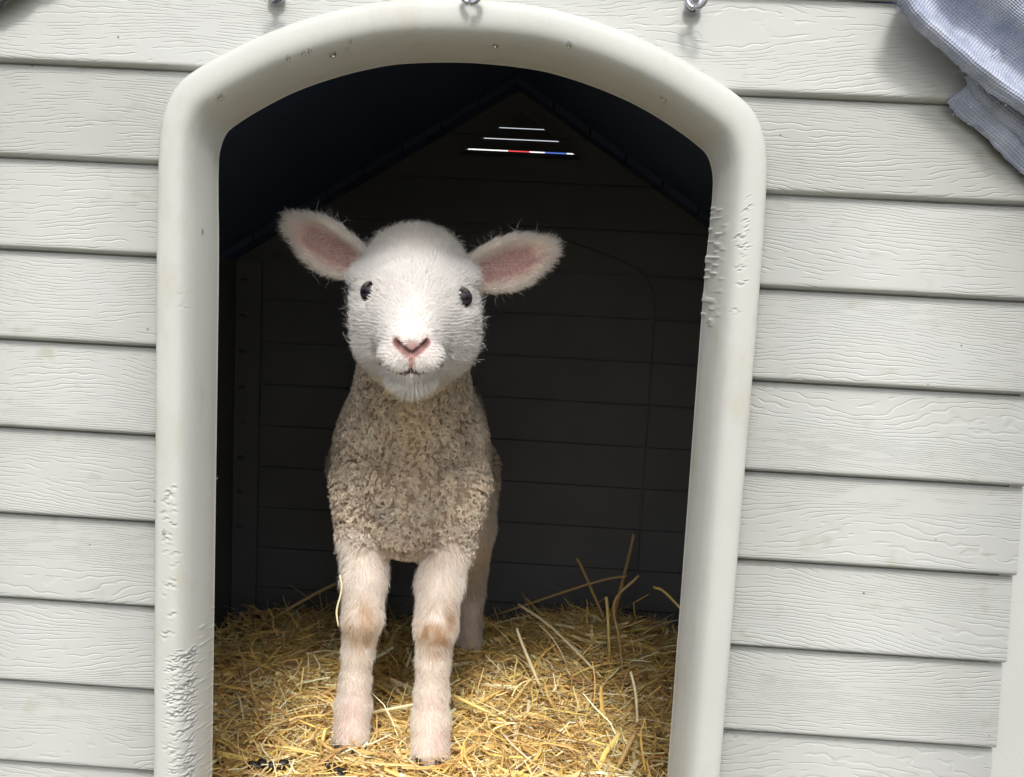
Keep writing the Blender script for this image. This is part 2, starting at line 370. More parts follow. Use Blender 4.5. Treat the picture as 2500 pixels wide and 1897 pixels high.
# side walls, back wall, roof, floor
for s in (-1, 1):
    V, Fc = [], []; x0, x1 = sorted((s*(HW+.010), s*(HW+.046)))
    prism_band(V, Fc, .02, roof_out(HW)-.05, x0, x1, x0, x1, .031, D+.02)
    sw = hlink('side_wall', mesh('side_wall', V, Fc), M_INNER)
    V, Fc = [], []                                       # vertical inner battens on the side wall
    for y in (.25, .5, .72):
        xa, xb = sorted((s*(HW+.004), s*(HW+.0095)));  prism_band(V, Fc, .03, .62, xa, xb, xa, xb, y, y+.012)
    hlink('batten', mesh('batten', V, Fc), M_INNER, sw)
V, Fc = [], []; prism_band(V, Fc, .015, .03, -HW-.02, HW+.02, -HW-.02, HW+.02, .03, D); hlink('floor', mesh('floor', V, Fc), M_FLOOR)
for s in (-1, 1):
    X = HW+.10; V = []
    for y in (-.012, .031, D+.06):
        zi = roof_in if y > .03 else (lambda x: roof_out(x)-.028)
        V += [(0, y, zi(0)), (s*X, y, zi(X)), (s*X, y, roof_out(X)), (0, y, roof_out(0))]
    Fc = [[0, 1, 2, 3], [11, 10, 9, 8]]+[[q*4+i, q*4+(i+1) % 4, q*4+4+(i+1) % 4, q*4+4+i][::1] for q in (0, 1) for i in range(4)]
    rp = hlink('roof_panel', mesh('roof_panel', V, Fc), M_ROOF)
    # raised edge strip by the back wall with seams
    V, Fc = [], []
    xs = np.linspace(0.0, HW+.02, 9)
    for a, c in zip(xs[:-1], xs[1:]):
        c = c-.0022; bI = len(V); xa, xb = s*a, s*c
        for y in (D-.07, D-.0005):
            V += [(xa, y, roof_in(xa)-.011), (xb, y, roof_in(xb)-.011), (xb, y, roof_in(xb)+.004), (xa, y, roof_in(xa)+.004)]
        Fc += [[bI+i for i in f] for f in ((0, 1, 2, 3), (7, 6, 5, 4), (0, 4, 5, 1), (1, 5, 6, 2), (2, 6, 7, 3), (3, 7, 4, 0))]
    hlink('edge_strip', mesh('edge_strip', V, Fc), M_ROOF, rp)
# back wall: sheet with a triangular vent, moulded boards on the inside
VX, VB, VT = .006, ZC+.160, ZC+.236; vh = .103
vs = lambda z: vh*(VT-z)/(VT-VB)
bo = [(-HW-.04, .02), (HW+.04, .02), (HW+.04, roof_out(HW)-.06), (0, roof_out(0)-.05), (-HW-.04, roof_out(HW)-.06)]
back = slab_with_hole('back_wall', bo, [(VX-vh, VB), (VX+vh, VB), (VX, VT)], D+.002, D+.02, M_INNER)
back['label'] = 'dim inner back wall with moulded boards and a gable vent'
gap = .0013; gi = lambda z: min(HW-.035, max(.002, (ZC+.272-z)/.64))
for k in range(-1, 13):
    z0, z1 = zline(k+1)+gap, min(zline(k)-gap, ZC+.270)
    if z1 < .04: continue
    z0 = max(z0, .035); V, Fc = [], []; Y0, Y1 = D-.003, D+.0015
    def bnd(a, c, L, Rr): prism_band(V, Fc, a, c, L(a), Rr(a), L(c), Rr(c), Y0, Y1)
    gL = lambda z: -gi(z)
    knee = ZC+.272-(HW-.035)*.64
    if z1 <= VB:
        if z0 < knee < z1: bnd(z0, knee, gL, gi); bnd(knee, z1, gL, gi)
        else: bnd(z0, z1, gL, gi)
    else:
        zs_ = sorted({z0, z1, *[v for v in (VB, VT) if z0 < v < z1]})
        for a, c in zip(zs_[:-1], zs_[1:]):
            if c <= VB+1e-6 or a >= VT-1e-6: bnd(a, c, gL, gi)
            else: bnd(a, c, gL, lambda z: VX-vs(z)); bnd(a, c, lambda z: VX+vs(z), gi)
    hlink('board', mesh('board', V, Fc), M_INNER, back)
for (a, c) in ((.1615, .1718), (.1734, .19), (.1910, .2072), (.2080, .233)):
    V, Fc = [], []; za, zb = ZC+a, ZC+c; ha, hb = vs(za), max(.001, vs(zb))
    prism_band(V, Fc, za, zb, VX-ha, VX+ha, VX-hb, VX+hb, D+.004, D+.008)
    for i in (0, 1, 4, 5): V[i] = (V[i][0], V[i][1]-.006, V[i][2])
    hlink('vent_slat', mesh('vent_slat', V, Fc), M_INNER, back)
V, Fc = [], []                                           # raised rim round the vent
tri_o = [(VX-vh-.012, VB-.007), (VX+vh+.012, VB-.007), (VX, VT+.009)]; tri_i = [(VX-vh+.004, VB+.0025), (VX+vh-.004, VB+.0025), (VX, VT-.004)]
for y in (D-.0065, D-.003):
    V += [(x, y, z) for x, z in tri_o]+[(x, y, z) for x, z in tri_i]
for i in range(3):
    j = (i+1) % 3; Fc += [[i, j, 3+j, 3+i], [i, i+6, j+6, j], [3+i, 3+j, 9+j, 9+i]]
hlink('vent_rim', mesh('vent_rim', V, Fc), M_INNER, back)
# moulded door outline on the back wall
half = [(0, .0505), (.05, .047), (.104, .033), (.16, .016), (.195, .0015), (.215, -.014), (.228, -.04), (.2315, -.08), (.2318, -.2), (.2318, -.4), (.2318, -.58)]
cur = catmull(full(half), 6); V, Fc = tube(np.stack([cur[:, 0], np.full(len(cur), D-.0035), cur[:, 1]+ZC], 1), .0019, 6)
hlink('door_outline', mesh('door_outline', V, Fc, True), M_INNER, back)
# corner flange with snap tabs
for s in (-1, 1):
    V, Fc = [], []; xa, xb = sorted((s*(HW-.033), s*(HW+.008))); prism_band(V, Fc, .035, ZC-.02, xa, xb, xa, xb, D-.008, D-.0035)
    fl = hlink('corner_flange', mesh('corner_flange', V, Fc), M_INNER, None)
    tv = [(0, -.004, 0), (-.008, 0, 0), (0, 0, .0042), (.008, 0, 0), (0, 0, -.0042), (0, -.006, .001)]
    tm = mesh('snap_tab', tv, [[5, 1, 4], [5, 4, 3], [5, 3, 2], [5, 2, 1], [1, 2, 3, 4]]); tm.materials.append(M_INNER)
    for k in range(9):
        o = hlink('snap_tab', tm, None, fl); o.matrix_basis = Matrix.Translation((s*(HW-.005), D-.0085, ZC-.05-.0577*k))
# eye bolts on the front
def eye_bolt(px, py, tilt):
    p = P(px, py, -.018); V, Fc = tube([(0, 0, 0), (0, .018, 0), (0, .030, 0)], .0023, 10)
    R_ = .0068; ring = [(R_*math.cos(t)*math.cos(tilt), -R_*math.cos(t)*math.sin(tilt)-.004, R_*math.sin(t)+.0) for t in np.linspace(-math.pi*.5, math.pi*1.42, 30)]
    V2, F2 = tube(ring, .0019, 8); b0 = len(V); V += V2; Fc += [[i+b0 for i in f] for f in F2]
    n_ = 14; b0 = len(V)                                 # washer
    for y in (.0115, .014):
        V += [(.0065*math.cos(2*math.pi*i/n_), y, .0065*math.sin(2*math.pi*i/n_)) for i in range(n_)]
    Fc += [[b0+i, b0+(i+1) % n_, b0+n_+(i+1) % n_, b0+n_+i] for i in range(n_)]+[list(range(b0, b0+n_)), list(range(b0+n_, b0+2*n_))[::-1]]
    me = mesh('eye_bolt', V, Fc, True); o = hlink('eye_bolt', me, M_STEEL); o.matrix_basis = Matrix.Translation(Vector(p)); return o
eye_bolt(1699, -2, .5)['label'] = 'steel eye bolt right of the arch'
eye_bolt(1152, -14, .2)['label'] = 'steel eye bolt above the top of the arch'
eye_bolt(660, -24, -.2)['label'] = 'steel eye bolt left of the arch'

# ------------------------------------------------------------------ striped board behind the vent
V, Fc = [], []
sb = empty('striped_board', (0, 3.2, 0), 'red white and blue board glimpsed through the lowest vent slot', 'board')
def flat(name, col, px0, px1, zoff=0):
    mm = mat_plastic(name+'_paint', col, .5); a = P(px0, 370, 3.2); c = P(px1, 371, 3.2); V, Fc = [], []
    prism_band(V, Fc, a[2]-.06, a[2]+.018, a[0], c[0], a[0], c[0], 3.2, 3.22)
    o = link(name, mesh(name, V, Fc), None, mm); o.parent = sb; o.matrix_parent_inverse = Matrix.Translation((0, -3.2, 0)); return a, c
a0, _ = flat('white_panel', (.8, .8, .8), 1100, 1240); flat('red_panel', (.6, .02, .03), 1240.5, 1292); flat('white_panel', (.8, .8, .8), 1292.5, 1330); _, a1 = flat('blue_panel', (.03, .1, .45), 1330.5, 1384); flat('white_panel', (.8, .8, .8), 1384.5, 1440)
for x in (a0[0]+.1, a1[0]-.05):
    V, Fc = tube([(x, 3.25, 0), (x, 3.25, .6), (x, 3.25, a0[2])], .02); o = link('post', mesh('post', V, Fc), None, M_STEEL); o.parent = sb; o.matrix_parent_inverse = Matrix.Translation((0, -3.2, 0))

# ------------------------------------------------------------------ lamb: one implicit body, meshed
def ell(p, c, r):
    q = (p-c)/r; k0 = np.sqrt((q*q).sum(-1)); q = q/r; k1 = np.sqrt((q*q).sum(-1))+1e-9; return k0*(k0-1)/k1
def cone(p, a, b, ra, rb):
    ab = b-a; h = np.clip(((p-a)@ab)/(ab@ab), 0, 1); return np.linalg.norm(p-a-h[:, None]*ab, axis=1)-(ra+(rb-ra)*h)
def smin(a, b, k): h = np.clip(.5+.5*(b-a)/k, 0, 1); return b+(a-b)*h-k*h*(1-h)
def ssub(a, b, k): return -smin(-a, b, k)
A = lambda *v: np.array(v, float)
PH = lambda x, y, Y: P(x, y, Y-.03)
HX = lambda y: 1012-(y-640)*.04              # the head's middle line in the photograph
EARS = []
for base, tip, top, Yb, Yt in (((872, 648), (700, 538), (805, 548), .188, .196), ((1158, 672), (1356, 602), (1245, 600), .188, .192)):
    b = PH(*base, Yb); t = PH(*tip, Yt); a = t-b; L = np.linalg.norm(a); a /= L
    w = PH(*top, Yb)-b; w -= (w@a)*a; w /= np.linalg.norm(w); nn = np.cross(a, w); nn = nn if nn[1] < 0 else -nn
    EARS.append((b, a, w, nn, L))
def ear_local(p, e):
    b, a, w, nn, L = e; q = p-b; return q@a, q@w, q@nn
def ear_hw(s, L):
    x = np.clip(s/L, 0, 1); return .0218*(np.interp(x, [0, .15, .35, .55, .75, .9, .97, 1], [.66, .84, 1.0, .97, .68, .34, .16, .04]))
def ear_sdf(p, e):
    s, t, q = ear_local(p, e); L = e[4]; hw = ear_hw(s, L)
    cup = -.014*(1-np.clip(t/.02, -1, 1)**2)*np.clip(1.15-s/L, 0, 1)+.002
    qq = np.abs(q-cup)-np.interp(s/L, [0, .3, 1], [.0045, .003, .0018]); tt_ = np.abs(t)-hw; se = np.maximum(s-L, -s-.01)
    r = .0012; d = np.stack([qq, tt_, se], -1)+r
    return np.linalg.norm(np.maximum(d, 0), axis=-1)+np.minimum(d.max(-1), 0)-r
head_prims = lambda: None
def sdf_head0(p):
    d = ell(p, PH(1016, 657, .185), A(.041, .05, .030))
    d = smin(d, ell(p, PH(1014, 735, .155), A(.050, .045, .042)), .02)
    for s in (-1, 1): d = smin(d, ell(p, PH(1015+s*55, 820, .165), A(.031, .042, .0345)), .016)
    d = smin(d, cone(p, PH(1010, 770, .135), PH(1004, 862, .096), .037, .0230), .018)
    d = smin(d, cone(p, PH(1012, 690, .145), PH(1004, 832, .086), .026, .0165), .014)
    for s in (-1, 1): d = smin(d, ell(p, PH(1004+s*31, 874, .084), A(.0150, .0135, .0112)), .007)
    d = smin(d, ell(p, PH(1003.5, 845, .077), A(.0125, .0095, .0105)), .006)
    d = smin(d, cone(p, PH(1005, 893, .114), PH(1012, 872, .18), .0195, .033), .014)
    d = smin(d, ell(p, PH(1003.5, 925, .107), A(.0185, .0165, .0085)), .006)
    for s in (-1, 1): d = smin(d, ell(p, PH(HX(680)+s*104, 678, .158), A(.015, .017, .009)), .009)   # brow
    return d
def march(px, py, f, Y0=.0, Y1=.5):
    d = P(px, py, 0)-CAM; d /= np.linalg.norm(d); t = (Y0-CAM[1])/d[1]
    for _ in range(80):
        q = CAM+d*t; v = float(f(q[None])[0]); t += .8*v
        if v < 1e-5 or q[1] > Y1: break
    return CAM+d*t
SF = lambda x, y: march(x, y, sdf_head0)
EYES = []
for (x, y, s) in ((897, 713, -1), (1131, 728, 1)):
    q = SF(x, y); EYES.append((q, A(s*.46, -.88, .02)/np.linalg.norm(A(s*.46, -.88, .02))))
nost = [[SF(x, y) for x, y in ((966, 833), (981, 849), (999, 863))], [SF(x, y) for x, y in ((1043, 833), (1028, 849), (1010, 863))]]
mouth = [SF(x, y) for x, y in ((928, 890), (942, 901), (960, 908), (984, 912), (1003, 907), (1024, 912), (1046, 909), (1064, 902), (1080, 891))]
phil = [SF(1004, y) for y in (870, 882, 895, 906)]
crease = [[SF(x, y) for x, y in pl_] for pl_ in (((918, 838), (922, 862), (932, 884), (946, 900)), ((1090, 842), (1088, 864), (1078, 886), (1064, 901)))]
def sdf_head(p):
    d = sdf_head0(p); nr = (np.abs(d) < .02) & (p[:, 1] < .16)
    if nr.any(): d[nr] = face_carve(p[nr], d[nr])
    for e in EARS:
        nr = np.linalg.norm(p-(e[0]+e[1]*e[4]*.5), axis=1) < .085
        if nr.any(): d[nr] = smin(d[nr], ear_sdf(p[nr], e), .007)
    return d
def face_carve(p, d):
    for (q, nn) in EYES:
        w = p-(q-nn*.001); u = w@nn; side_ = np.cross(nn, A(0, 0, 1)); side_ /= np.linalg.norm(side_); upv = np.cross(side_, nn)
        qq = np.stack([w@side_/.0088, u/.0075, w@upv/.0088], -1); k0 = np.linalg.norm(qq, axis=-1); d = ssub(d, (k0-1)*.0078, .002)
    for n_ in nost:
        for a, b, ra, rb in ((n_[0], n_[1], .0010, .0019), (n_[1], n_[2], .0019, .0017)): d = ssub(d, cone(p, a+A(0, .0008, 0), b+A(0, .0008, 0), ra, rb), .0018)
    for a, b in zip(mouth[:-1], mouth[1:]): d = ssub(d, cone(p, a, b, .0022, .0022), .0014)
    for a, b in zip(phil[:-1], phil[1:]): d = ssub(d, cone(p, a, b, .0008, .0011), .0016)
    for c_ in crease:
        for a, b in zip(c_[:-1], c_[1:]): d = ssub(d, cone(p, a, b, .0004, .0004), .007)
    return d
LEGS = [  # front left (in the picture), front right, hind right, hind left: (px, py, Y, radius)
    [(900, 1190, .285, .036), (893, 1325, .272, .0245), (889, 1420, .256, .0205), (885, 1510, .248, .0192), (874, 1590, .252, .0142), (867, 1660, .254, .0138), (862, 1725, .252, .0165), (857, 1805, .243, .0172)],
    [(1105, 1190, .280, .036), (1088, 1335, .268, .0245), (1074, 1430, .250, .0212), (1064, 1530, .240, .0200), (1057, 1615, .243, .0152), (1054, 1690, .244, .0152), (1052, 1760, .240, .0178), (1051, 1838, .230, .0182)],
    [(1105, 1160, .56, .060), (1130, 1290, .545, .042), (1150, 1390, .600, .0215), (1152, 1450, .632, .0175), (1149, 1520, .622, .0145), (1147, 1570, .612, .0158), (1145, 1622, .600, .0165)],
    [(915, 1150, .56, .060), (905, 1280, .545, .040), (893, 1375, .600, .0205), (890, 1435, .632, .0165), (886, 1505, .622, .0140), (883, 1555, .612, .0150), (880, 1600, .600, .0160)]]
LEGP = [[(P(x, y, Y), r) for x, y, Y, r in L_] for L_ in LEGS]
def sdf_legs(p):
    d = np.full(len(p), 9.0)
    for L_ in LEGP:
        e = np.full(len(p), 9.0)
        for (a, ra), (b, rb) in zip(L_[:-1], L_[1:]): e = smin(e, cone(p, a, b, ra, rb), .006)
        d = np.minimum(d, e)
    return d
TR0, TR1 = P(1006, 1120, .33), P(1006, 1120, .33)+A(-.016, .21, .005)
def sdf_torso(p):
    d = ell(p, P(1006, 1120, .300), A(.064, .08, .085))
    d = smin(d, ell(p, P(1006, 1272, .272), A(.036, .045, .034)), .025)
    d = smin(d, cone(p, P(1006, 1040, .30), P(1010, 872, .21), .062, .048), .03)
    d = smin(d, cone(p, TR0, TR1, .078, .076), .03)
    d = smin(d, cone(p, TR1+A(0, .085, .02), TR1+A(0, .105, -.09), .017, .009), .01)
    return d
def sdf(p):
    d = sdf_torso(p); k = p[:, 2] < ZC-.02
    if k.any(): d[k] = smin(d[k], sdf_legs(p[k]), .012)
    k = (p[:, 2] > ZC-.24) & (p[:, 1] < .32)
    if k.any(): d[k] = smin(d[k], sdf_head(p[k]), .014)
    return d
# --- surface nets on a culled grid
HS = .0015; LO = A(-.225, .006, .10); DIM = np.array([208, 448, 416])
def mesh_sdf(f, lo, dim, h):
    B1, B2 = 16, 4; nb = dim//B1
    cs = [lo[k]+(np.arange(nb[k])+.5)*B1*h for k in range(3)]
    dc = f(np.stack(np.meshgrid(*cs, indexing='ij'), -1).reshape(-1, 3)).reshape(nb); up = lambda v, r: np.repeat(np.repeat(np.repeat(v, r, 0), r, 1), r, 2)
    d2 = up(dc, B1//B2); act = np.argwhere(np.abs(d2) < B1*h*.87*1.3+.003); d2[tuple(act.T)] = f(lo+(act+.5)*B2*h)
    vol = np.ones(dim+1, np.float32); vol[:-1, :-1, :-1] = up(np.sign(d2).astype(np.float32), B2)
    need = np.zeros(dim+1, bool); nd = np.abs(d2) < B2*h*.87*1.3+.0015
    nd = up(nd, B2)
    for i in (0, 1):
        for j in (0, 1):
            for k in (0, 1): need[i:i+dim[0], j:j+dim[1], k:k+dim[2]] |= nd
    idx = np.argwhere(need)
    for q in range(0, len(idx), 120000): t = idx[q:q+120000]; vol[t[:, 0], t[:, 1], t[:, 2]] = f(lo+t*h)
    ins = vol < 0
    c = np.zeros(dim, np.uint8); cor = [(i, j, k) for i in (0, 1) for j in (0, 1) for k in (0, 1)]
    for i, j, k in cor: c += ins[i:i+dim[0], j:j+dim[1], k:k+dim[2]]
    cells = np.argwhere((c > 0) & (c < 8)); cid = np.full(dim, -1, np.int32); cid[tuple(cells.T)] = np.arange(len(cells))
    acc = np.zeros((len(cells), 3)); cnt = np.zeros(len(cells))
    for a in cor:
        for ax in range(3):
            if a[ax]: continue
            b = list(a); b[ax] = 1
            va = vol[tuple((cells+a).T)].astype(float); vb = vol[tuple((cells+b).T)].astype(float); mk = (va < 0) != (vb < 0)
            t = np.where(mk, va/np.where(mk, va-vb, 1), 0); pt_ = cells+np.array(a, float); pt_[:, ax] += t
            acc[mk] += pt_[mk]; cnt[mk] += 1
    V = lo+acc/cnt[:, None]*h; Fs = []
    for ax in range(3):
        o1, o2 = (ax+1) % 3, (ax+2) % 3; sl0 = [slice(0, dim[k]) for k in range(3)]; sl1 = list(sl0); sl1[ax] = slice(1, dim[ax]+1)
        a, b = ins[tuple(sl0)], ins[tuple(sl1)]; E_ = np.argwhere(a != b); E_ = E_[(E_[:, o1] > 0) & (E_[:, o2] > 0)]
        d1 = np.zeros(3, int); d1[o1] = 1; d2 = np.zeros(3, int); d2[o2] = 1
        quad = np.stack([cid[tuple((E_-d1-d2).T)], cid[tuple((E_-d2).T)], cid[tuple(E_.T)], cid[tuple((E_-d1).T)]], 1)
        fl = ~a[tuple(E_.T)]; quad[fl] = quad[fl][:, ::-1]; Fs.append(quad[(quad >= 0).all(1)])
    return V, np.vstack(Fs)
def grad(f, p, e=.0006):
    g = np.stack([f(p+np.eye(3)[k]*e)-f(p-np.eye(3)[k]*e) for k in range(3)], -1); return g/(2*e)
def chunked(f, p, n=60000): return np.concatenate([f(p[i:i+n]) for i in range(0, len(p), n)])

LV, LF = mesh_sdf(sdf, LO, DIM, HS)
def vnormals(V, F_):
    fn = np.cross(V[F_[:, 2]]-V[F_[:, 0]], V[F_[:, 3]]-V[F_[:, 1]]); N_ = np.stack([sum(np.bincount(F_[:, c], fn[:, k], len(V)) for c in range(4)) for k in range(3)], 1)
    return N_/(np.linalg.norm(N_, axis=1)[:, None]+1e-12)
LN = vnormals(LV, LF)
LV = LV-np.clip(chunked(sdf, LV), -.0008, .0008)[:, None]*LN; LN = vnormals(LV, LF)
# --- regions and colours
def near(p, c, r0, r1): return np.clip((r1-np.linalg.norm(p-c, axis=1))/(r1-r0), 0, 1)
def near_line(p, pts, r0, r1):
    d = np.full(len(p), 9.0)
    for a, b in zip(pts[:-1], pts[1:]): d = np.minimum(d, cone(p, a, b, 0, 0))
    return np.clip((r1-d)/(r1-r0), 0, 1)
LEGZ = P(890, 1285, .26)[2]
def regions(p):
    dh = sdf_head0(p); dt = sdf_torso(p); dl = sdf_legs(p); de = np.full(len(p), .1); k = (p[:, 2] > ZC-.09) & (p[:, 1] < .22); de[k] = np.minimum(ear_sdf(p[k], EARS[0]), ear_sdf(p[k], EARS[1]))
    ear = np.clip((.004-de)/.003, 0, 1)*np.clip((dh-.002)/.004, 0, 1)
    head = np.clip((dt-dh)/.012+.5, 0, 1); legs = np.clip((dt-dl)/.014+.4, 0, 1)*np.clip((LEGZ-p[:, 2]+.014*vnoise(p*55, 77))/.03, 0, 1); return head, legs, ear
def mixc(a, b, w): return a*(1-w[:, None])+np.asarray(b)*w[:, None]
EYEC = [q for q, _ in EYES]
knees = [(march(880, 1535, sdf), .010, .026, (.60, .43, .25)), (march(1088, 1535, sdf), .008, .024, (.50, .30, .15)), (march(1050, 1545, sdf), .006, .024, (.55, .38, .22)), (march(905, 1560, sdf), .004, .02, (.6, .45, .28))]
pink_leg = [(march(860, 1725, sdf), .006, .024), (march(848, 1790, sdf), .008, .03), (march(1055, 1725, sdf), .006, .022), (march(1075, 1815, sdf), .008, .026), (march(1150, 1540, sdf), .01, .03)]
wn0 = lambda p, s, sd: vnoise(p*s, sd)
def coat_colour(p, fur=True):
    head, legs, ear = regions(p); n1, n2 = wn0(p, 90, 1), wn0(p, 35, 2)
    wool = np.tile(A(.87, .775, .655), (len(p), 1))*(1+.16*n1+.12*n2)[:, None]
    zz_ = p[:, 2]; top = np.clip((zz_-(ZC-.18))/.06, 0, 1)
    wool = mixc(wool, (.76, .69, .60), top*.6); stain = np.clip(wn0(p, 22, 4)*1.4-.3, 0, 1); wool = mixc(wool, (.50, .38, .24), stain*.5)
    mid_ = np.exp(-((p[:, 0]-P(1006, 1150, .22)[0])/.022)**2)*np.clip(((ZC-.10)-zz_)/.04, 0, 1)*np.clip((zz_-(ZC-.24))/.05, 0, 1)
    wool = mixc(wool, (.86, .72, .46), mid_*.55*(.6+.4*n1))
    leg = np.tile(A(.94, .885, .82), (len(p), 1))*(1+.06*n1)[:, None]
    for c, r0, r1, kc in knees: leg = mixc(leg, kc, near(p*A(1, 1, .62), c*A(1, 1, .62), r0, r1)*np.clip(.5+.6*n1+.5*wn0(p, 160, 8), 0, 1))
    for c, r0, r1 in pink_leg: leg = mixc(leg, (.83, .71, .665), near(p, c, r0, r1)*np.clip(.6+.5*n1, 0, 1))
    hd = np.tile(A(.885, .87, .85), (len(p), 1))
    hd = mixc(hd, (.88, .83, .74), np.clip((zz_-PH(1010, 640, .17)[2])/.02, 0, 1)*.7)
    jaw = np.clip((PH(1010, 905, .15)[2]-zz_)/.02, 0, 1)*np.clip((p[:, 1]-.07)/.02, 0, 1); hd = mixc(hd, (.92, .82, .60), jaw*.85)
    ec = np.tile(A(.95, .90, .85), (len(p), 1)); inner = np.zeros(len(p))
    for e in EARS:
        s, t, q = ear_local(p, e); hw = ear_hw(s, e[4]); w = np.clip((.80-np.abs((t+.001)/hw))/.4, 0, 1)*np.clip(s/.008, 0, 1)*np.clip((.93-s/e[4])/.25, 0, 1)*(s > 0)*(q > -.009)*(s < e[4]*1.05)*(np.abs(t) < .03)
        inner = np.maximum(inner, w)
    nk = np.clip((.030-np.abs(sdf_head0(p)))/.03, 0, 1)*(zz_ < PH(1010, 900, .15)[2]); wool = mixc(wool, (.93, .82, .58), nk*.75); c = mixc(wool, leg, legs); c = mixc(c, hd, head)
    c = np.where((ear > .5)[:, None], ec, c); return c, head, legs, ear, inner
def skin_colour(p, N_):
    c, head, legs, ear, inner = coat_colour(p)
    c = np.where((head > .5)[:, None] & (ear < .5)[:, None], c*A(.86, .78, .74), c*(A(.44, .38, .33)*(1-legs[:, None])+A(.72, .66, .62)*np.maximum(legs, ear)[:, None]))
    pinkw = inner*np.clip(-N_[:, 1]*2+.4, 0, 1); c = mixc(c, (.40, .20, .185), pinkw*.9)
    nose = np.maximum(near_line(p, nost[0], .0030, .0058), near_line(p, nost[1], .0030, .0058)); c = mixc(c, (.30, .16, .15), nose)
    c = mixc(c, (.30, .185, .17), near(p, SF(1004, 851), .006, .0105)*.9)
    c = mixc(c, (.50, .27, .25), near_line(p, phil, .0018, .0052)*.85)
    c = mixc(c, (.10, .05, .05), np.maximum(near_line(p, nost[0], .0018, .0031), near_line(p, nost[1], .0018, .0031))*.93)
    c = mixc(c, (.36, .20, .18), near_line(p, [SF(990, 919), SF(1004, 921), SF(1018, 919)], .0015, .0042)*.85)
    c = mixc(c, (.10, .055, .05), near_line(p, mouth, .0024, .0036)*.95)
    for q in EYEC: c = mixc(c, (.16, .10, .10), near(p, q, .0095, .0118)*.9)
    return np.clip(c, 0, 1)
lamb = empty('lamb', (float(P(960, 1800, .25)[0]), .25, .14), 'white faced lamb with beige woolly chest standing in the doorway', 'lamb')
lamb_inv = Matrix.Translation(-lamb.location)
def plink(name, me, mat, label=None):
    o = link(name, me, None, mat, label); o.parent = lamb; o.matrix_parent_inverse = lamb_inv; return o
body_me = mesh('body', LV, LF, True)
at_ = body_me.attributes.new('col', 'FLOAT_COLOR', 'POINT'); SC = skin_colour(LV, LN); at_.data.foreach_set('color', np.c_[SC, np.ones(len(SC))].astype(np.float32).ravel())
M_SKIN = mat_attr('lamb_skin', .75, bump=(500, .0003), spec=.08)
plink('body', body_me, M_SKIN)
# eyes: dark wet ball with a lighter iris ring and bar pupil
m, n, l, b = new_mat('lamb_eye'); oc_ = n.new('ShaderNodeTexCoord').outputs['Object']; sp = n.new('ShaderNodeSeparateXYZ'); l.new(oc_, sp.inputs[0])
rr = math_node(n, l, 'SQRT', math_node(n, l, 'ADD', math_node(n, l, 'POWER', math_node(n, l, 'MULTIPLY', sp.outputs[0], .8), 2.0), math_node(n, l, 'POWER', math_node(n, l, 'MULTIPLY', sp.outputs[2], 1.9), 2.0)))
l.new(ramp(n, l, rr, [(.25, (.006, .006, .009)), (.45, (.03, .026, .034)), (.75, (.05, .042, .05)), (.95, (.01, .008, .008))]), b.inputs['Base Color'])
b.inputs['Roughness'].default_value = .12; b.inputs['Specular IOR Level'].default_value = .4
bm = bmesh.new(); bmesh.ops.create_uvsphere(bm, u_segments=32, v_segments=20, radius=1); em = bpy.data.meshes.new('eye'); bm.to_mesh(em); bm.free(); em.polygons.foreach_set('use_smooth', np.ones(len(em.polygons), bool)); em.materials.append(m)
for (q, nn) in EYES:
    o = plink('eye', em, None); c_ = Vector(q-nn*.0052); rot = Vector(-nn).to_track_quat('Y', 'Z').to_matrix().to_4x4()
    o.matrix_basis = Matrix.Translation(c_) @ rot @ Matrix.Diagonal((.0100, .0085, .0098, 1))
# hooves
hm, n, l, b = new_mat('hoof_horn'); b.inputs['Base Color'].default_value = (.05, .035, .028, 1); b.inputs['Roughness'].default_value = .45
for L_ in LEGP:
    c_, r_ = L_[-1]
    for s in (-1, 1):
        V = []; 
        for q, (zz_, rx, ry, oy) in enumerate(((.002, .008, .012, 0), (-.012, .0085, .0135, -.002), (-.022, .009, .015, -.004), (-.0225, .001, .002, -.004))):
            for i in range(12): t = 2*math.pi*i/12; V.append((c_[0]+s*.0085+rx*math.cos(t), c_[1]-.004+oy+ry*math.sin(t)*(1.15 if math.sin(t) < 0 else 1), c_[2]+zz_))
        Fc = [[q*12+i, q*12+(i+1) % 12, q*12+12+(i+1) % 12, q*12+12+i][::-1] for q in range(3) for i in range(12)]
        plink('hoof', mesh('hoof', V, Fc, True), hm)
# --- fur
tri_a = np.vstack([LF[:, [0, 1, 2]], LF[:, [0, 2, 3]]]); e1, e2 = LV[tri_a[:, 1]]-LV[tri_a[:, 0]], LV[tri_a[:, 2]]-LV[tri_a[:, 0]]
TA = .5*np.linalg.norm(np.cross(e1, e2), axis=1); tc = LV[tri_a].mean(1)
th, tl, te = regions(tc); tn = LN[tri_a[:, 0]]
vis = np.where(tn[:, 1] > .45, .3, 1.0)*np.where(tc[:, 1] > .40, .45, 1.0)
def sample(wt, n_):
    p_ = wt*TA; p_ = p_/p_.sum(); i = rng.choice(len(TA), n_, p=p_); u, v = rng.random(n_), rng.random(n_); f = u+v > 1; u[f], v[f] = 1-u[f], 1-v[f]
    t = tri_a[i]; w0 = 1-u-v; p = LV[t[:, 0]]*w0[:, None]+LV[t[:, 1]]*u[:, None]+LV[t[:, 2]]*v[:, None]
    nn = LN[t[:, 0]]*w0[:, None]+LN[t[:, 1]]*u[:, None]+LN[t[:, 2]]*v[:, None]; return p, nn/np.linalg.norm(nn, axis=1)[:, None]
unit = lambda v: v/(np.linalg.norm(v, axis=-1, keepdims=True)+1e-9)
tang = lambda v, nn: v-(v*nn).sum(-1, keepdims=True)*nn
M_FUR = mat_hair('lamb_fur')
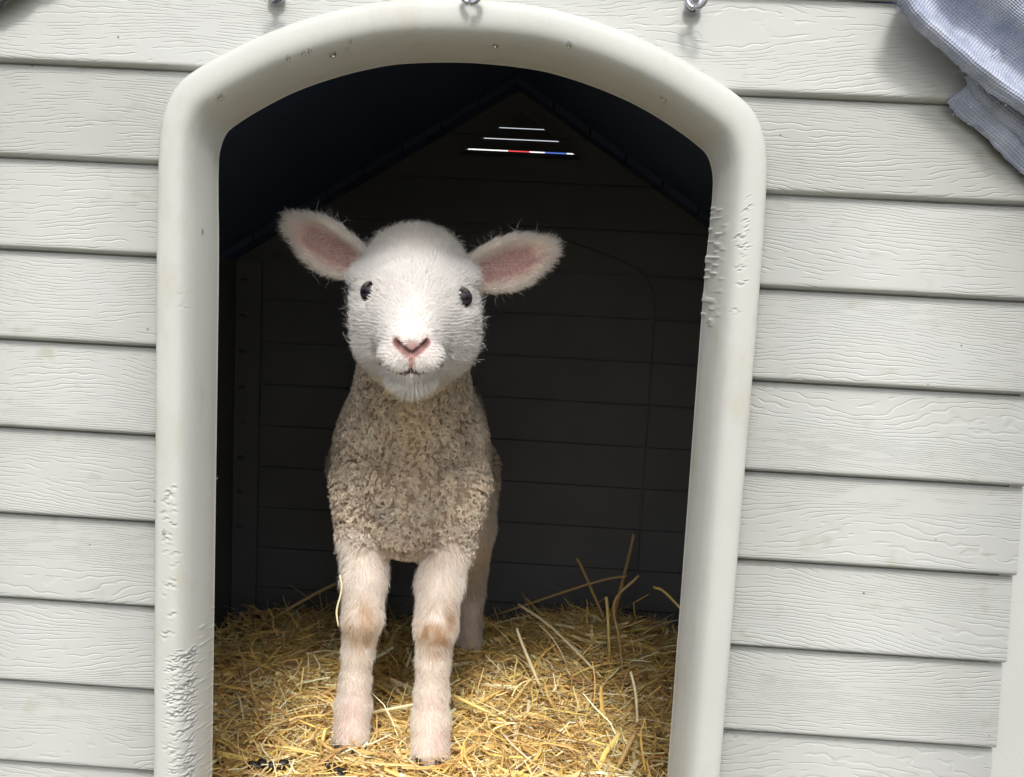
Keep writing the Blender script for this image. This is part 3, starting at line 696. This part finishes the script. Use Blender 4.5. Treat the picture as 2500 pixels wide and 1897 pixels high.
def hair_object(name, pts, rad, col, label=None):
    n_, k = pts.shape[:2]; cu = bpy.data.hair_curves.new(name); cu.add_curves([k]*n_)
    cu.points.foreach_set('position', pts.astype(np.float32).ravel())
    ra = cu.attributes.get('radius') or cu.attributes.new('radius', 'FLOAT', 'POINT'); rr_ = (rad[:, None]*np.linspace(1, .35, k)[None]).astype(np.float32); ra.data.foreach_set('value', rr_.ravel())
    ca = cu.attributes.new('col', 'FLOAT_COLOR', 'CURVE'); ca.data.foreach_set('color', np.c_[np.clip(col, 0, 1), np.ones(n_)].astype(np.float32).ravel())
    return plink(name, cu, M_FUR, label)
def straight(p, nn, comb, L, lift, k=5, wig=.12, curl=.0, clump=.0, cell=.0028):
    s = np.linspace(0, 1, k)[None, :, None]; comb = unit(tang(comb, nn)); d0 = unit(nn*lift[:, None]+comb)
    d1 = unit(nn*lift[:, None]*.35+comb); pos = p[:, None]+L[:, None, None]*(d0[:, None]*s*(1-.45*s)+d1[:, None]*.45*s*s)
    r = unit(rng.normal(size=p.shape)); ph = rng.random((len(p), 1, 1))*6.28
    pos += r[:, None]*L[:, None, None]*wig*s*s
    if clump:
        jit = np.stack([wn0(p, 140, 51+q) for q in range(3)], 1)*.4; ce = np.floor(p/cell+jit); hs_ = np.stack([np.modf(np.abs(np.sin(ce@A(12.9898+q, 78.233, 37.719)*1.3+q))*43758.5453)[0] for q in range(3)], 1)
        pull = tang((ce+.25+.5*hs_)*cell-p, nn); pos += pull[:, None]*clump*s**1.3
    if curl is not None:
        r2 = unit(np.cross(d0, r)); am = (curl*L)[:, None, None]; pos += am*(np.sin(s*7+ph)-np.sin(ph))*r[:, None]*s+am*(np.cos(s*7+ph)-np.cos(ph))*r2[:, None]*s
    return pos
# face
NOSE = SF(1004, 840)
_ax = PH(1012, 655, .185)-NOSE; LATV = np.cross(_ax, A(0, 0, 1)); LATV /= np.linalg.norm(LATV); LATV = LATV if LATV[0] > 0 else -LATV
def face_fur(n_):
    wt = (th > .5)*(te < .6)*vis*np.where(tc[:, 1] < .18, 1, .5)
    p, nn = sample(wt, n_); c, hd, lg, ea, inn = coat_colour(p)
    dn = np.linalg.norm(p-NOSE, axis=1); keep = np.ones(n_, bool)
    for q in EYEC: keep &= np.linalg.norm(p-q, axis=1) > .0092
    bare = np.maximum.reduce([near_line(p, nost[0], .0028, .0048), near_line(p, nost[1], .0028, .0048), near_line(p, phil, .0012, .0034), near_line(p, mouth, .0022, .0034), near(p, SF(1004, 854), .0045, .008), near(p, SF(1004, 904), .0025, .0045)])
    keep &= rng.random(n_) > bare; p, nn, c, dn = p[keep], nn[keep], c[keep], dn[keep]
    x = (p-NOSE)@LATV; cheek = np.clip((np.abs(x)-.03)/.018, 0, 1); crown = np.clip((p[:, 2]-PH(1010, 640, .17)[2])/.03, 0, 1); jaw = np.clip((PH(1010, 890, .12)[2]-p[:, 2])/.02, 0, 1)
    comb = unit(p-NOSE)+LATV[None]*(x/.05)[:, None]*.35; comb[:, 2] += .35*crown; comb[:, 2] -= .5*jaw*(1-.3*crown)
    comb += np.stack([wn0(p, 70, 11), wn0(p, 70, 12), wn0(p, 70, 13)], 1)*.35
    L = np.interp(dn, [.0, .012, .03, .06, .1], [.0016, .0030, .0048, .0066, .0090])+.0095*crown+.0015*cheek+.003*jaw*np.clip(dn/.05, 0, 1)
    for q in EYEC: L *= 1-.55*near(p, q, .009, .017)
    chin = near(p, SF(1004, 938), .006, .022); L = L+.0035*chin
    L *= 1-.6*near_line(p, mouth, .002, .006)
    L *= .65+.6*rng.random(len(p)); lift = .5+.5*crown+.3*cheek+.5*chin+.35*rng.random(len(p))
    pos = straight(p, nn, comb, L, lift, 5, .14, .04+.12*crown, .7, .0026)
    return pos, np.full(len(p), .00016), c*(.84+.2*rng.random((len(p), 1)))
pos, rad, col = face_fur(80000); hair_object('face_fur', pos, rad, col, 'short white fur of the face')
# long stray hairs of the crown and cheeks
def stray(n_):
    wt = (te > .5)*.3+(th > .5)*(te < .5)*((tc[:, 2] > PH(1010, 615, .17)[2])*2.6+(np.abs((tc-NOSE)@LATV) > .046)*.5); p, nn = sample(wt, n_); c = coat_colour(p)[0]
    L = .009+.009*rng.random(n_); pos = straight(p, nn, A(0, .2, .5)+rng.normal(size=p.shape)*.5, L, np.full(n_, 1.4), 9, .2, .11+0*L, .6, .006); return pos, np.full(n_, .00013), c
pos, rad, col = stray(3000); hair_object('stray_hair', pos, rad, col)
# ears
def ear_fur(n_):
    p, nn = sample((te > .45)*1.0, n_); c, hd, lg, ea, inn = coat_colour(p); front_ = nn[:, 1] < -.1
    keep = ~(front_ & (rng.random(n_) < inn*.72)); comb = np.zeros_like(p); edge_ = np.zeros(n_); along = np.zeros(n_)
    for e in EARS:
        s, t, q = ear_local(p, e); mk = (s > -.02) & (s < e[4]+.01) & (np.abs(t) < .035)
        hw = ear_hw(s, e[4]); cb = e[1][None]*1.0+e[2][None]*(t/hw*.75)[:, None]; comb = np.where(mk[:, None], cb, comb); edge_ = np.where(mk, np.clip(np.abs(t)/hw, 0, 1), edge_); along = np.where(mk, np.clip(s/e[4], 0, 1), along)
    L = (.0036+.0040*edge_**3+.004*along**3)*(.7+.6*rng.random(n_)); L = np.where(front_ & (inn > .3), L*.95, L)
    comb = comb+rng.normal(size=p.shape)*.12+A(0, 0, -.15); c = mixc(c, (.68, .46, .42), inn*.75*front_)
    pos = straight(p, nn, comb, L, .35+.3*rng.random(n_), 6, .15, .06+0*L); return pos[keep], np.full(keep.sum(), .00014), (c*(.92+.14*rng.random((n_, 1))))[keep]
pos, rad, col = ear_fur(30000); hair_object('ear_fur', pos, rad, col)
# legs
def leg_fur(n_):
    p, nn = sample((tl > .35)*(th < .5)*np.where(tc[:, 1] > .4, .5, 1.0)*np.where(tn[:, 1] > .5, .4, 1), n_); c = coat_colour(p)[0]
    comb = A(0, .05, -1.0)+nn*A(1, .3, 0)*.35+np.stack([wn0(p, 45, 21), wn0(p, 45, 22), wn0(p, 45, 23)], 1)*.28
    up_ = np.clip((p[:, 2]-(ZC-.36))/.06, 0, 1); L = (.0068+.0035*up_)*(.65+.7*rng.random(n_)); lift = .40+.35*rng.random(n_)+.35*up_*rng.random(n_)
    pos = straight(p, nn, comb, L, lift, 6, .16, .06+0*L, .7, .0032); return pos, np.full(n_, .00017), c*(.9+.16*rng.random((n_, 1)))
pos, rad, col = leg_fur(40000); hair_object('leg_fur', pos, rad, col, 'pale leg fur with tan knee patches')
# wool: curled locks
def wool(n_lock, per):
    q, nq = sample((tl < .55)*(th < .62)*vis, n_lock); kk = 10
    t1 = unit(tang(rng.normal(size=q.shape), nq)); t2 = np.cross(nq, t1)
    off = rng.normal(size=(n_lock, per, 2))*.0009; p = q[:, None]+t1[:, None]*off[..., :1]+t2[:, None]*off[..., 1:]
    s = np.linspace(0, 1, kk)[None, None, :, None]
    up_ = np.clip((q[:, 2]-(ZC-.14))/.05, 0, 1); L = ((.0085+.004*rng.random(n_lock))*(1-.35*up_))[:, None]*(.85+.3*rng.random((n_lock, per)))
    R_ = (.0016+.0010*rng.random(n_lock))[:, None, None, None]; tw = rng.choice([-1, 1], n_lock)[:, None, None, None]*(7.5+3*rng.random(n_lock))[:, None, None, None]; ph = rng.random(n_lock)[:, None, None, None]*6.28
    lean = unit(tang(np.stack([wn0(q, 60, 31), wn0(q, 60, 32), wn0(q, 60, 33)-.55], 1), nq))[:, None, None]
    con = 1-.6*s; base = q[:, None, None]+(p-q[:, None])[:, :, None]*con
    pos = base+L[..., None, None]*(nq[:, None, None]*(s-.42*s*s)+lean*.35*s*s)+R_*(s**.7)*((np.cos(tw*s+ph)-np.cos(ph)*.5)*t1[:, None, None]+(np.sin(tw*s+ph)-np.sin(ph)*.5)*t2[:, None, None])
    pos += rng.normal(size=(n_lock, per, 1, 3))*.00022*s
    c = coat_colour(q)[0]*(.72+.5*rng.random((n_lock, 1))); c = np.repeat(c, per, 0)*(.93+.14*rng.random((n_lock*per, 1)))
    return pos.reshape(-1, kk, 3), np.full(n_lock*per, .00018), c
pos, rad, col = wool(12500, 10); hair_object('wool', pos, rad, col, 'dirty beige curled wool')
# eyelashes and whiskers
lp = []; lc = []
for (q, nn), s in zip(EYES, (-1, 1)):
    for k in range(16):
        a = q+nn*.001+A(s*(-.003+.0009*k), 0, .0095-.00035*max(0, k-9)); d_ = unit(A(s*(.35+.05*k), -.9, -.10-.03*k)); L_ = random.uniform(.004, .007); ss_ = np.linspace(0, 1, 6)[:, None]
        lp.append(a+L_*ss_*d_+A(0, 0, -.004)*ss_**2); lc.append((.85, .8, .72))
for k in range(9):
    a = SF(random.uniform(945, 1065), random.uniform(925, 945)); d_ = unit(A(random.uniform(-1.2, 1.0), -.5, -.5)); L_ = random.uniform(.012, .03); ss_ = np.linspace(0, 1, 6)[:, None]; lp.append(a+L_*ss_*d_+A(0, 0, -.008)*ss_**2); lc.append((.8, .7, .5))
hair_object('whiskers', np.array(lp), np.full(len(lp), .00008), np.array(lc))

# ------------------------------------------------------------------ straw
def straw_h(x, y):
    """height of the bedding: level by the door, falling to the back left, banked up at the back right"""
    h = np.interp(y, [0, .2, .3, .5, .7, .85], [.140, .146, .142, .115, .080, .058])
    h = h+.055*np.exp(-((x-.16)/.13)**2-((y-.66)/.16)**2)+.012*np.exp(-((x+.30)/.1)**2-((y-.55)/.2)**2)
    q = np.stack([x*14, y*14, 0*x], 1); return h+.006*vnoise(q, 41)+.004*vnoise(q*2.7, 42)
STRAW = np.array([(.88, .65, .27), (.78, .52, .19), (.92, .75, .38), (.66, .41, .15), (.94, .83, .54), (.84, .57, .17), (.52, .32, .13), (.90, .67, .21)])
M_STRAW = mat_attr('straw', .62, bump=(900, .0002), spec=.22)
def straw_pieces(c, L, w, yaw, tilt, bend, roll, k=5):
    """flattened split stalks: k+1 cross sections of 3 points"""
    n_ = len(c); s = np.linspace(-.5, .5, k+1)[None, :, None]
    d = np.stack([np.cos(yaw)*np.cos(tilt), np.sin(yaw)*np.cos(tilt), np.sin(tilt)], 1)[:, None]
    sd_ = np.stack([-np.sin(yaw), np.cos(yaw), 0*yaw], 1)[:, None]; up_ = np.cross(d, sd_)
    side_ = sd_*np.cos(roll)[:, None, None]+up_*np.sin(roll)[:, None, None]; nrm = np.cross(d, side_)
    ctr = c[:, None]+d*s*L[:, None, None]+(sd_*bend[:, :1, None]+up_*bend[:, 1:2, None])*(s*s*4-.33)*L[:, None, None]+sd_*(bend[:, 2:3, None]*np.sin(s*9+bend[:, :1, None]*40))*L[:, None, None]
    ww = w[:, None, None]*(1-.35*np.abs(s*2)**3); V = np.stack([ctr-side_*ww, ctr+nrm*ww*.45, ctr+side_*ww], 2)
    base = np.arange(n_)[:, None, None]*(k+1)*3; i = np.arange(k)[None, :, None]*3; j = np.arange(2)[None, None]
    a = base+i+j; Fq = np.stack([a, a+1, a+4, a+3], -1).reshape(-1, 4); return V.reshape(-1, 3), Fq
def in_lamb(p, pad=.004):
    r = np.zeros(len(p), bool)
    for L_ in LEGP:
        for (a, ra), (b, rb) in zip(L_[3:-1], L_[4:]): r |= cone(p, a, b, ra, rb) < pad
    return r
NSTR = 20000
y_ = .02+.81*rng.random(NSTR)**.8; x_ = (rng.random(NSTR)-.5)*.82; x_ = np.where(rng.random(NSTR) < .75, (rng.random(NSTR)-.5)*.56-.02, x_)
lay = rng.random(NSTR); z_ = straw_h(x_, y_)-.012+.022*lay
L = .022+.088*rng.random(NSTR)**1.7; w = .0007+.0026*rng.random(NSTR)**2.2
yaw = rng.normal(size=NSTR)*.9+.0; yaw = np.where(rng.random(NSTR) < .35, rng.random(NSTR)*math.pi, yaw)
tilt = rng.normal(size=NSTR)*.16; st = rng.random(NSTR) < .02; tilt = np.where(st, rng.normal(size=NSTR)*.55, tilt); z_ = z_+np.where(st, .35*L*np.abs(np.sin(tilt)), 0)
thin = rng.random(NSTR) < .55; w = np.where(thin, .0005+.0006*rng.random(NSTR), w); L = np.where(thin, .035+.09*rng.random(NSTR), L); bend = (1+.6*thin)[:, None]*rng.normal(size=(NSTR, 3))*A(.14, .07, .02); cen = np.stack([x_, y_, z_], 1)
ok = ~in_lamb(cen, .006) & (cen[:, 1]+.5*L*np.abs(np.sin(yaw)) < D-.006) & (cen[:, 1]-.5*L*np.abs(np.sin(yaw)) > .035)
dirv = np.stack([np.cos(yaw)*np.cos(tilt), np.sin(yaw)*np.cos(tilt), np.sin(tilt)], 1)
for f in (-.5, -.25, .25, .5): ok &= ~in_lamb(cen+dirv*(L*f)[:, None], .001) | (cen[:, 2] < .10)
ok &= (np.abs(cen[:, 0])+.5*L*np.abs(np.cos(yaw)) < HW+.002)
sel = lambda v: v[ok]
V, Fq = straw_pieces(cen[ok], L[ok], w[ok], yaw[ok], tilt[ok], bend[ok], rng.normal(size=ok.sum())*.5)
ci = rng.integers(0, len(STRAW), ok.sum()); pc = np.clip(STRAW[ci]*(.70+.5*rng.random((ok.sum(), 1))), 0, .95); VC = np.repeat(pc, 18, 0)
gx_, gy_ = np.meshgrid(np.linspace(-HW-.005, HW+.005, 90), np.linspace(.034, D-.004, 90), indexing='ij'); gz = straw_h(gx_.ravel(), gy_.ravel())-.016
GV = np.stack([gx_.ravel(), gy_.ravel(), gz], 1); GF = grid_faces(90, 90)+len(V)
gc = np.tile(A(.36, .23, .10), (len(GV), 1))*(1+.4*vnoise(GV*160, 9))[:, None]
sm_ = mesh('straw_bedding', np.vstack([V, GV]), np.vstack([Fq, GF]))
at_ = sm_.attributes.new('col', 'FLOAT_COLOR', 'POINT'); at_.data.foreach_set('color', np.c_[np.vstack([VC, gc]), np.ones(len(V)+len(GV))].astype(np.float32).ravel())
link('straw_bedding', sm_, None, M_STRAW, 'loose golden straw bedding covering the dog house floor', 'straw', 'stuff')
# stalks that stand out from the bedding
def straw_mat(name, col): return mat_plastic(name, col, .45, .0001, .12, None, 900)
MS = [straw_mat('pale_straw', (.92, .80, .50)), straw_mat('yellow_straw', (.88, .67, .22)), straw_mat('brown_straw', (.62, .42, .18))]
def stalk(pts, r, mi, label, drop=True):
    pts = [P(*q) for q in pts]
    if pts[0][2] < pts[-1][2]: pts = pts[::-1]
    d_ = unit(pts[-1]-pts[-2])
    if d_[2] > -.35: d_ = unit(d_+A(0, 0, -.5))
    for _ in range(14 if drop else 0):                                  # down to the bedding
        if pts[-1][2] < float(straw_h(A(pts[-1][0]), A(pts[-1][1]))[0]): break
        pts[-1] = pts[-1]+d_*.008
    pp = catmull(pts, 6); rr_ = np.full(len(pp), r); rr_[-3:] *= A(.9, .75, .5); V, Fc = tube(pp, rr_, 7)
    link('straw_stalk', mesh('straw_stalk', V, Fc, True), None, MS[mi], label, 'straw', None, 'straw stalks lying loose on the bedding')
stalk([(1105, 1697, .335), (1220, 1755, .32), (1345, 1838, .30)], .0022, 1, 'long yellow straw stalk slanting down to the right beside the right front leg')
stalk([(795, 1778, .255), (782, 1830, .24), (770, 1885, .215)], .0021, 1, 'short yellow stalk leaning against the left front foot')
stalk([(830, 1405, .24), (834, 1440, .238), (822, 1490, .236), (826, 1530, .236)], .0010, 0, 'thin pale straw hanging along the left front leg near the knee', False)
stalk([(690, 1750, .30), (708, 1800, .28), (750, 1880, .22)], .0020, 0, 'pale straw stalk slanting towards the bottom edge, left of the lamb')
stalk([(532, 1810, .235), (540, 1850, .22), (548, 1905, .21)], .0030, 1, 'thick yellow stub standing beside the gnawed left door jamb')
stalk([(1190, 1862, .235), (1300, 1866, .235), (1420, 1880, .232)], .0018, 1, 'yellow stalk lying level at the bottom, right of the right front foot')
stalk([(1265, 1475, .60), (1350, 1535, .54), (1470, 1640, .48)], .0019, 0, 'long stalk slanting down the straw bank behind the lamb')
stalk([(1560, 1405, .60), (1500, 1470, .58), (1512, 1560, .54), (1520, 1640, .50)], .0019, 2, 'bent brown stalk sticking up from the straw bank at the right')
stalk([(1547, 1305, .76), (1535, 1360, .74), (1520, 1420, .70)], .0026, 2, 'tall stalk standing against the dark back wall at the right')
stalk([(1407, 1362, .76), (1425, 1395, .74), (1440, 1430, .72)], .0024, 2, 'short dark stalk leaning on the back wall beside the taller one')
stalk([(1350, 1455, .72), (1440, 1425, .70), (1530, 1405, .68)], .0018, 2, 'stalk lying slanted along the foot of the back wall')
stalk([(1480, 1457, .58), (1484, 1500, .57), (1486, 1550, .55)], .0022, 1, 'one of two upright stalks in the middle of the straw bank')
stalk([(1596, 1433, .60), (1640, 1462, .58), (1690, 1495, .56)], .0018, 1, 'stalk slanting into the right door jamb above the straw bank')
stalk([(1262, 1535, .50), (1278, 1580, .48), (1295, 1620, .46)], .0020, 0, 'short pale stalk upright behind the right front leg')
stalk([(1540, 1640, .40), (1553, 1700, .38), (1555, 1760, .35)], .0018, 0, 'thin stalk standing near the right door jamb in front of the bank')
stalk([(700, 1490, .70), (760, 1455, .72), (820, 1425, .73)], .0026, 2, 'dark stalk slanting up the back wall left of the lamb')
stalk([(1550, 1790, .27), (1520, 1850, .245), (1495, 1905, .22)], .0024, 2, 'brown stalk slanting to the bottom edge near the right jamb')
stalk([(945, 1712, .30), (1000, 1722, .30), (1030, 1716, .30)], .0018, 0, 'pale stalk end poking out between the front feet')
# droppings
dmat, n, l, b = new_mat('dark_dropping'); b.inputs['Base Color'].default_value = (.012, .011, .009, 1); b.inputs['Roughness'].default_value = .5
bm = bmesh.new(); bmesh.ops.create_icosphere(bm, subdivisions=2, radius=1)
for v in bm.verts: v.co *= 1+.10*math.sin(5*v.co.x+3*v.co.z); v.co.z *= 1.25
dme = bpy.data.meshes.new('dropping'); bm.to_mesh(dme); bm.free(); dme.polygons.foreach_set('use_smooth', np.ones(len(dme.polygons), bool)); dme.materials.append(dmat)
DL = ['%s black dropping of the row lying left of the lamb near the jamb' % w_ for w_ in ('leftmost', 'second', 'third', 'rightmost')]+['%s black dropping of the heap below the left front foot' % w_ for w_ in ('upper left', 'middle', 'rightmost', 'lowest')]
for (x, y), lab in zip(((620, 1872), (640, 1866), (660, 1874), (690, 1868), (806, 1872), (822, 1884), (838, 1890), (828, 1897)), DL):
    q = P(x, y, .215); q = P(x, y, .2); 
    for Yq in np.linspace(.15, .35, 80):
        q = P(x, y, Yq)
        if q[2] < float(straw_h(A(q[0]), A(q[1]))[0])+.006: break
    o = link('dropping', dme, None, None, lab, 'dropping', None, 'black droppings in the straw')
    o.location = q+A(0, 0, .0005); o.rotation_euler = (random.random()*3, random.random()*3, random.random()*3); o.scale = (.0052, .0052, .0056)

# ------------------------------------------------------------------ silver tarpaulin over the roof corner
tm_, n, l, b = new_mat('silver_woven_tarp'); geo = n.new('ShaderNodeTexCoord').outputs['UV']
b.inputs['Base Color'].default_value = (.42, .46, .56, 1); b.inputs['Roughness'].default_value = .42
sp = n.new('ShaderNodeSeparateXYZ'); l.new(geo, sp.inputs[0])
w1 = math_node(n, l, 'SINE', math_node(n, l, 'MULTIPLY', math_node(n, l, 'ADD', sp.outputs[0], sp.outputs[1]), 1500.0)); w2 = math_node(n, l, 'SINE', math_node(n, l, 'MULTIPLY', math_node(n, l, 'SUBTRACT', sp.outputs[0], sp.outputs[1]), 1500.0))
cr = noise_node(n, l, mapping(n, l, geo, (38, 24, 1)), 1.0, 4, .6)
hh_ = math_node(n, l, 'ADD', math_node(n, l, 'MULTIPLY', math_node(n, l, 'MULTIPLY', w1, w2), .45), math_node(n, l, 'MULTIPLY', cr, 2.0)); bp = n.new('ShaderNodeBump'); bp.inputs['Distance'].default_value = .0006; l.new(hh_, bp.inputs['Height']); l.new(bp.outputs[0], b.inputs['Normal'])
l.new(ramp(n, l, cr, [(.3, (.22, .26, .36)), (.5, (.32, .355, .45)), (.75, (.45, .475, .55))]), b.inputs['Base Color'])
def tarp_layer(parent, edge, depth, profile, mat, seed, updir, wrap=False, fray=True):
    """edge: pixel polyline of the free lower edge; profile: (distance up-right from the edge, offset out from the wall)"""
    e = catmull([P(x, y, -depth) for x, y in edge], 10); nE = len(e); t = unit(np.gradient(e, axis=0)); upd = np.tile(unit(P(*updir, -depth)-P(*edge[2], -depth)), (nE, 1))
    pr = catmull([A(a, b_) for a, b_ in profile], 6); V = np.zeros((nE, len(pr), 3)); nz = vnoise(np.c_[e*60, ][:, :3], seed)
    droof = np.array([(roof_out(q[0])-q[2])*.843 for q in e]); amax = pr[:, 0].max()
    for j, (a0_, o_) in enumerate(pr):
        a = np.full(nE, a0_) if not wrap or a0_ < .035 else .035+(a0_-.035)*(np.maximum(droof, .042)+.005-.035)/(amax-.035)
        wob_ = .0022*vnoise(np.c_[e[:, 0]*45, a*50, e[:, 2]*45], seed+1)+.0012*vnoise(np.c_[e[:, 0]*130, a*110, e[:, 2]*130], seed+2)
        V[:, j] = e+upd*(a+(.0016*nz+.0003*rng.normal(size=nE) if j < 2 else 0))[:, None]+A(0, -1, 0)*(o_+wob_)[:, None]
    me = mesh('tarp_layer', V.reshape(-1, 3), grid_faces(nE, len(pr)), True)
    uv = me.uv_layers.new(name='UVMap'); li = np.empty(len(me.loops), np.int32); me.loops.foreach_get('vertex_index', li); lenE = np.r_[0, np.cumsum(np.linalg.norm(np.diff(e, axis=0), axis=1))]; lenP = np.r_[0, np.cumsum(np.linalg.norm(np.diff(pr, axis=0), axis=1))]
    uvs = np.stack([np.repeat(lenE, len(pr)), np.tile(lenP, nE)], 1)[li]; uv.data.foreach_set('uv', uvs.astype(np.float32).ravel())
    o = link('tarp_layer', me, None, mat); o.parent = parent; o.matrix_parent_inverse = Matrix.Translation(-parent.location)
    md = o.modifiers.new('thickness', 'SOLIDIFY'); md.thickness = .0012
    if fray:
        Vf, Ff = [], []
        for k in range(int(nE*1.1)):
            i = rng.integers(0, nE-1)
            if vnoise(np.array([e[i]*70]), seed+5)[0] < .05: continue
            a = V[i, 0]; d_ = unit(-upd[i]*.6+t[i]*rng.normal()*.9+A(0, -1, 0)*rng.normal()*.5); L_ = rng.random()*.005+.001; q = [a+d_*L_*f+A(0, 0, -.3*L_)*f*f for f in (0, .35, .7, 1)]
            v_, f_ = tube(q, [.0001, .0001, .00008, .00005], 3, False); b0 = len(Vf); Vf += list(v_); Ff += [[x+b0 for x in ff] for ff in f_]
        if Vf:
            o2 = link('frayed_thread', mesh('frayed_thread', Vf, Ff), None, mat); o2.parent = o; o2['kind'] = 'stuff'
    return o
tp = empty('tarpaulin', (.42, -.02, .8), 'silver grey woven tarpaulin folded over the roof at the upper right', 'tarpaulin')
tarp_layer(tp, [(2310, 250), (2343, 286), (2391, 329), (2500, 434), (2640, 575), (2790, 735)], .006, [(0, .002), (.008, .007), (.022, .009), (.04, .006), (.06, .003)], tm_, 60, (2530, 200))
tarp_layer(tp, [(2352, 192), (2364, 212), (2380, 249), (2418, 281), (2500, 352), (2640, 480), (2790, 640)], .015, [(0, .000), (.006, .005), (.014, .006), (.03, .003), (.05, .001)], tm_, 70, (2520, 120))
tarp_layer(tp, [(2178, -22), (2189, 11), (2225, 58), (2322, 143), (2372, 189), (2500, 286), (2640, 400), (2790, 540)], .029, [(0, .000), (.004, .006), (.009, .006), (.017, -.007), (.027, -.013), (.037, -.006), (.050, .006), (.07, .010), (.082, .004), (.088, -.004), (.098, .004), (.112, .002), (.119, -.012), (.12, -.06), (.12, -.15), (.12, -.30)], tm_, 80, (2340, -60), True)
dk, n, l, b = new_mat('dark_grey_tarp'); b.inputs['Base Color'].default_value = (.07, .075, .08, 1); b.inputs['Roughness'].default_value = .7
tl_ = empty('tarpaulin', (-.40, -.02, .84), 'dark grey frayed tarpaulin edge at the upper left corner', 'tarpaulin')
tarp_layer(tl_, [(-180, 150), (-60, 60), (8, 8), (58, -22), (140, -80)], .012, [(0, .001), (.008, .006), (.02, .004), (.045, .006), (.058, -.01), (.06, -.06), (.06, -.15), (.06, -.30)], dk, 90, (-60, -80), True)
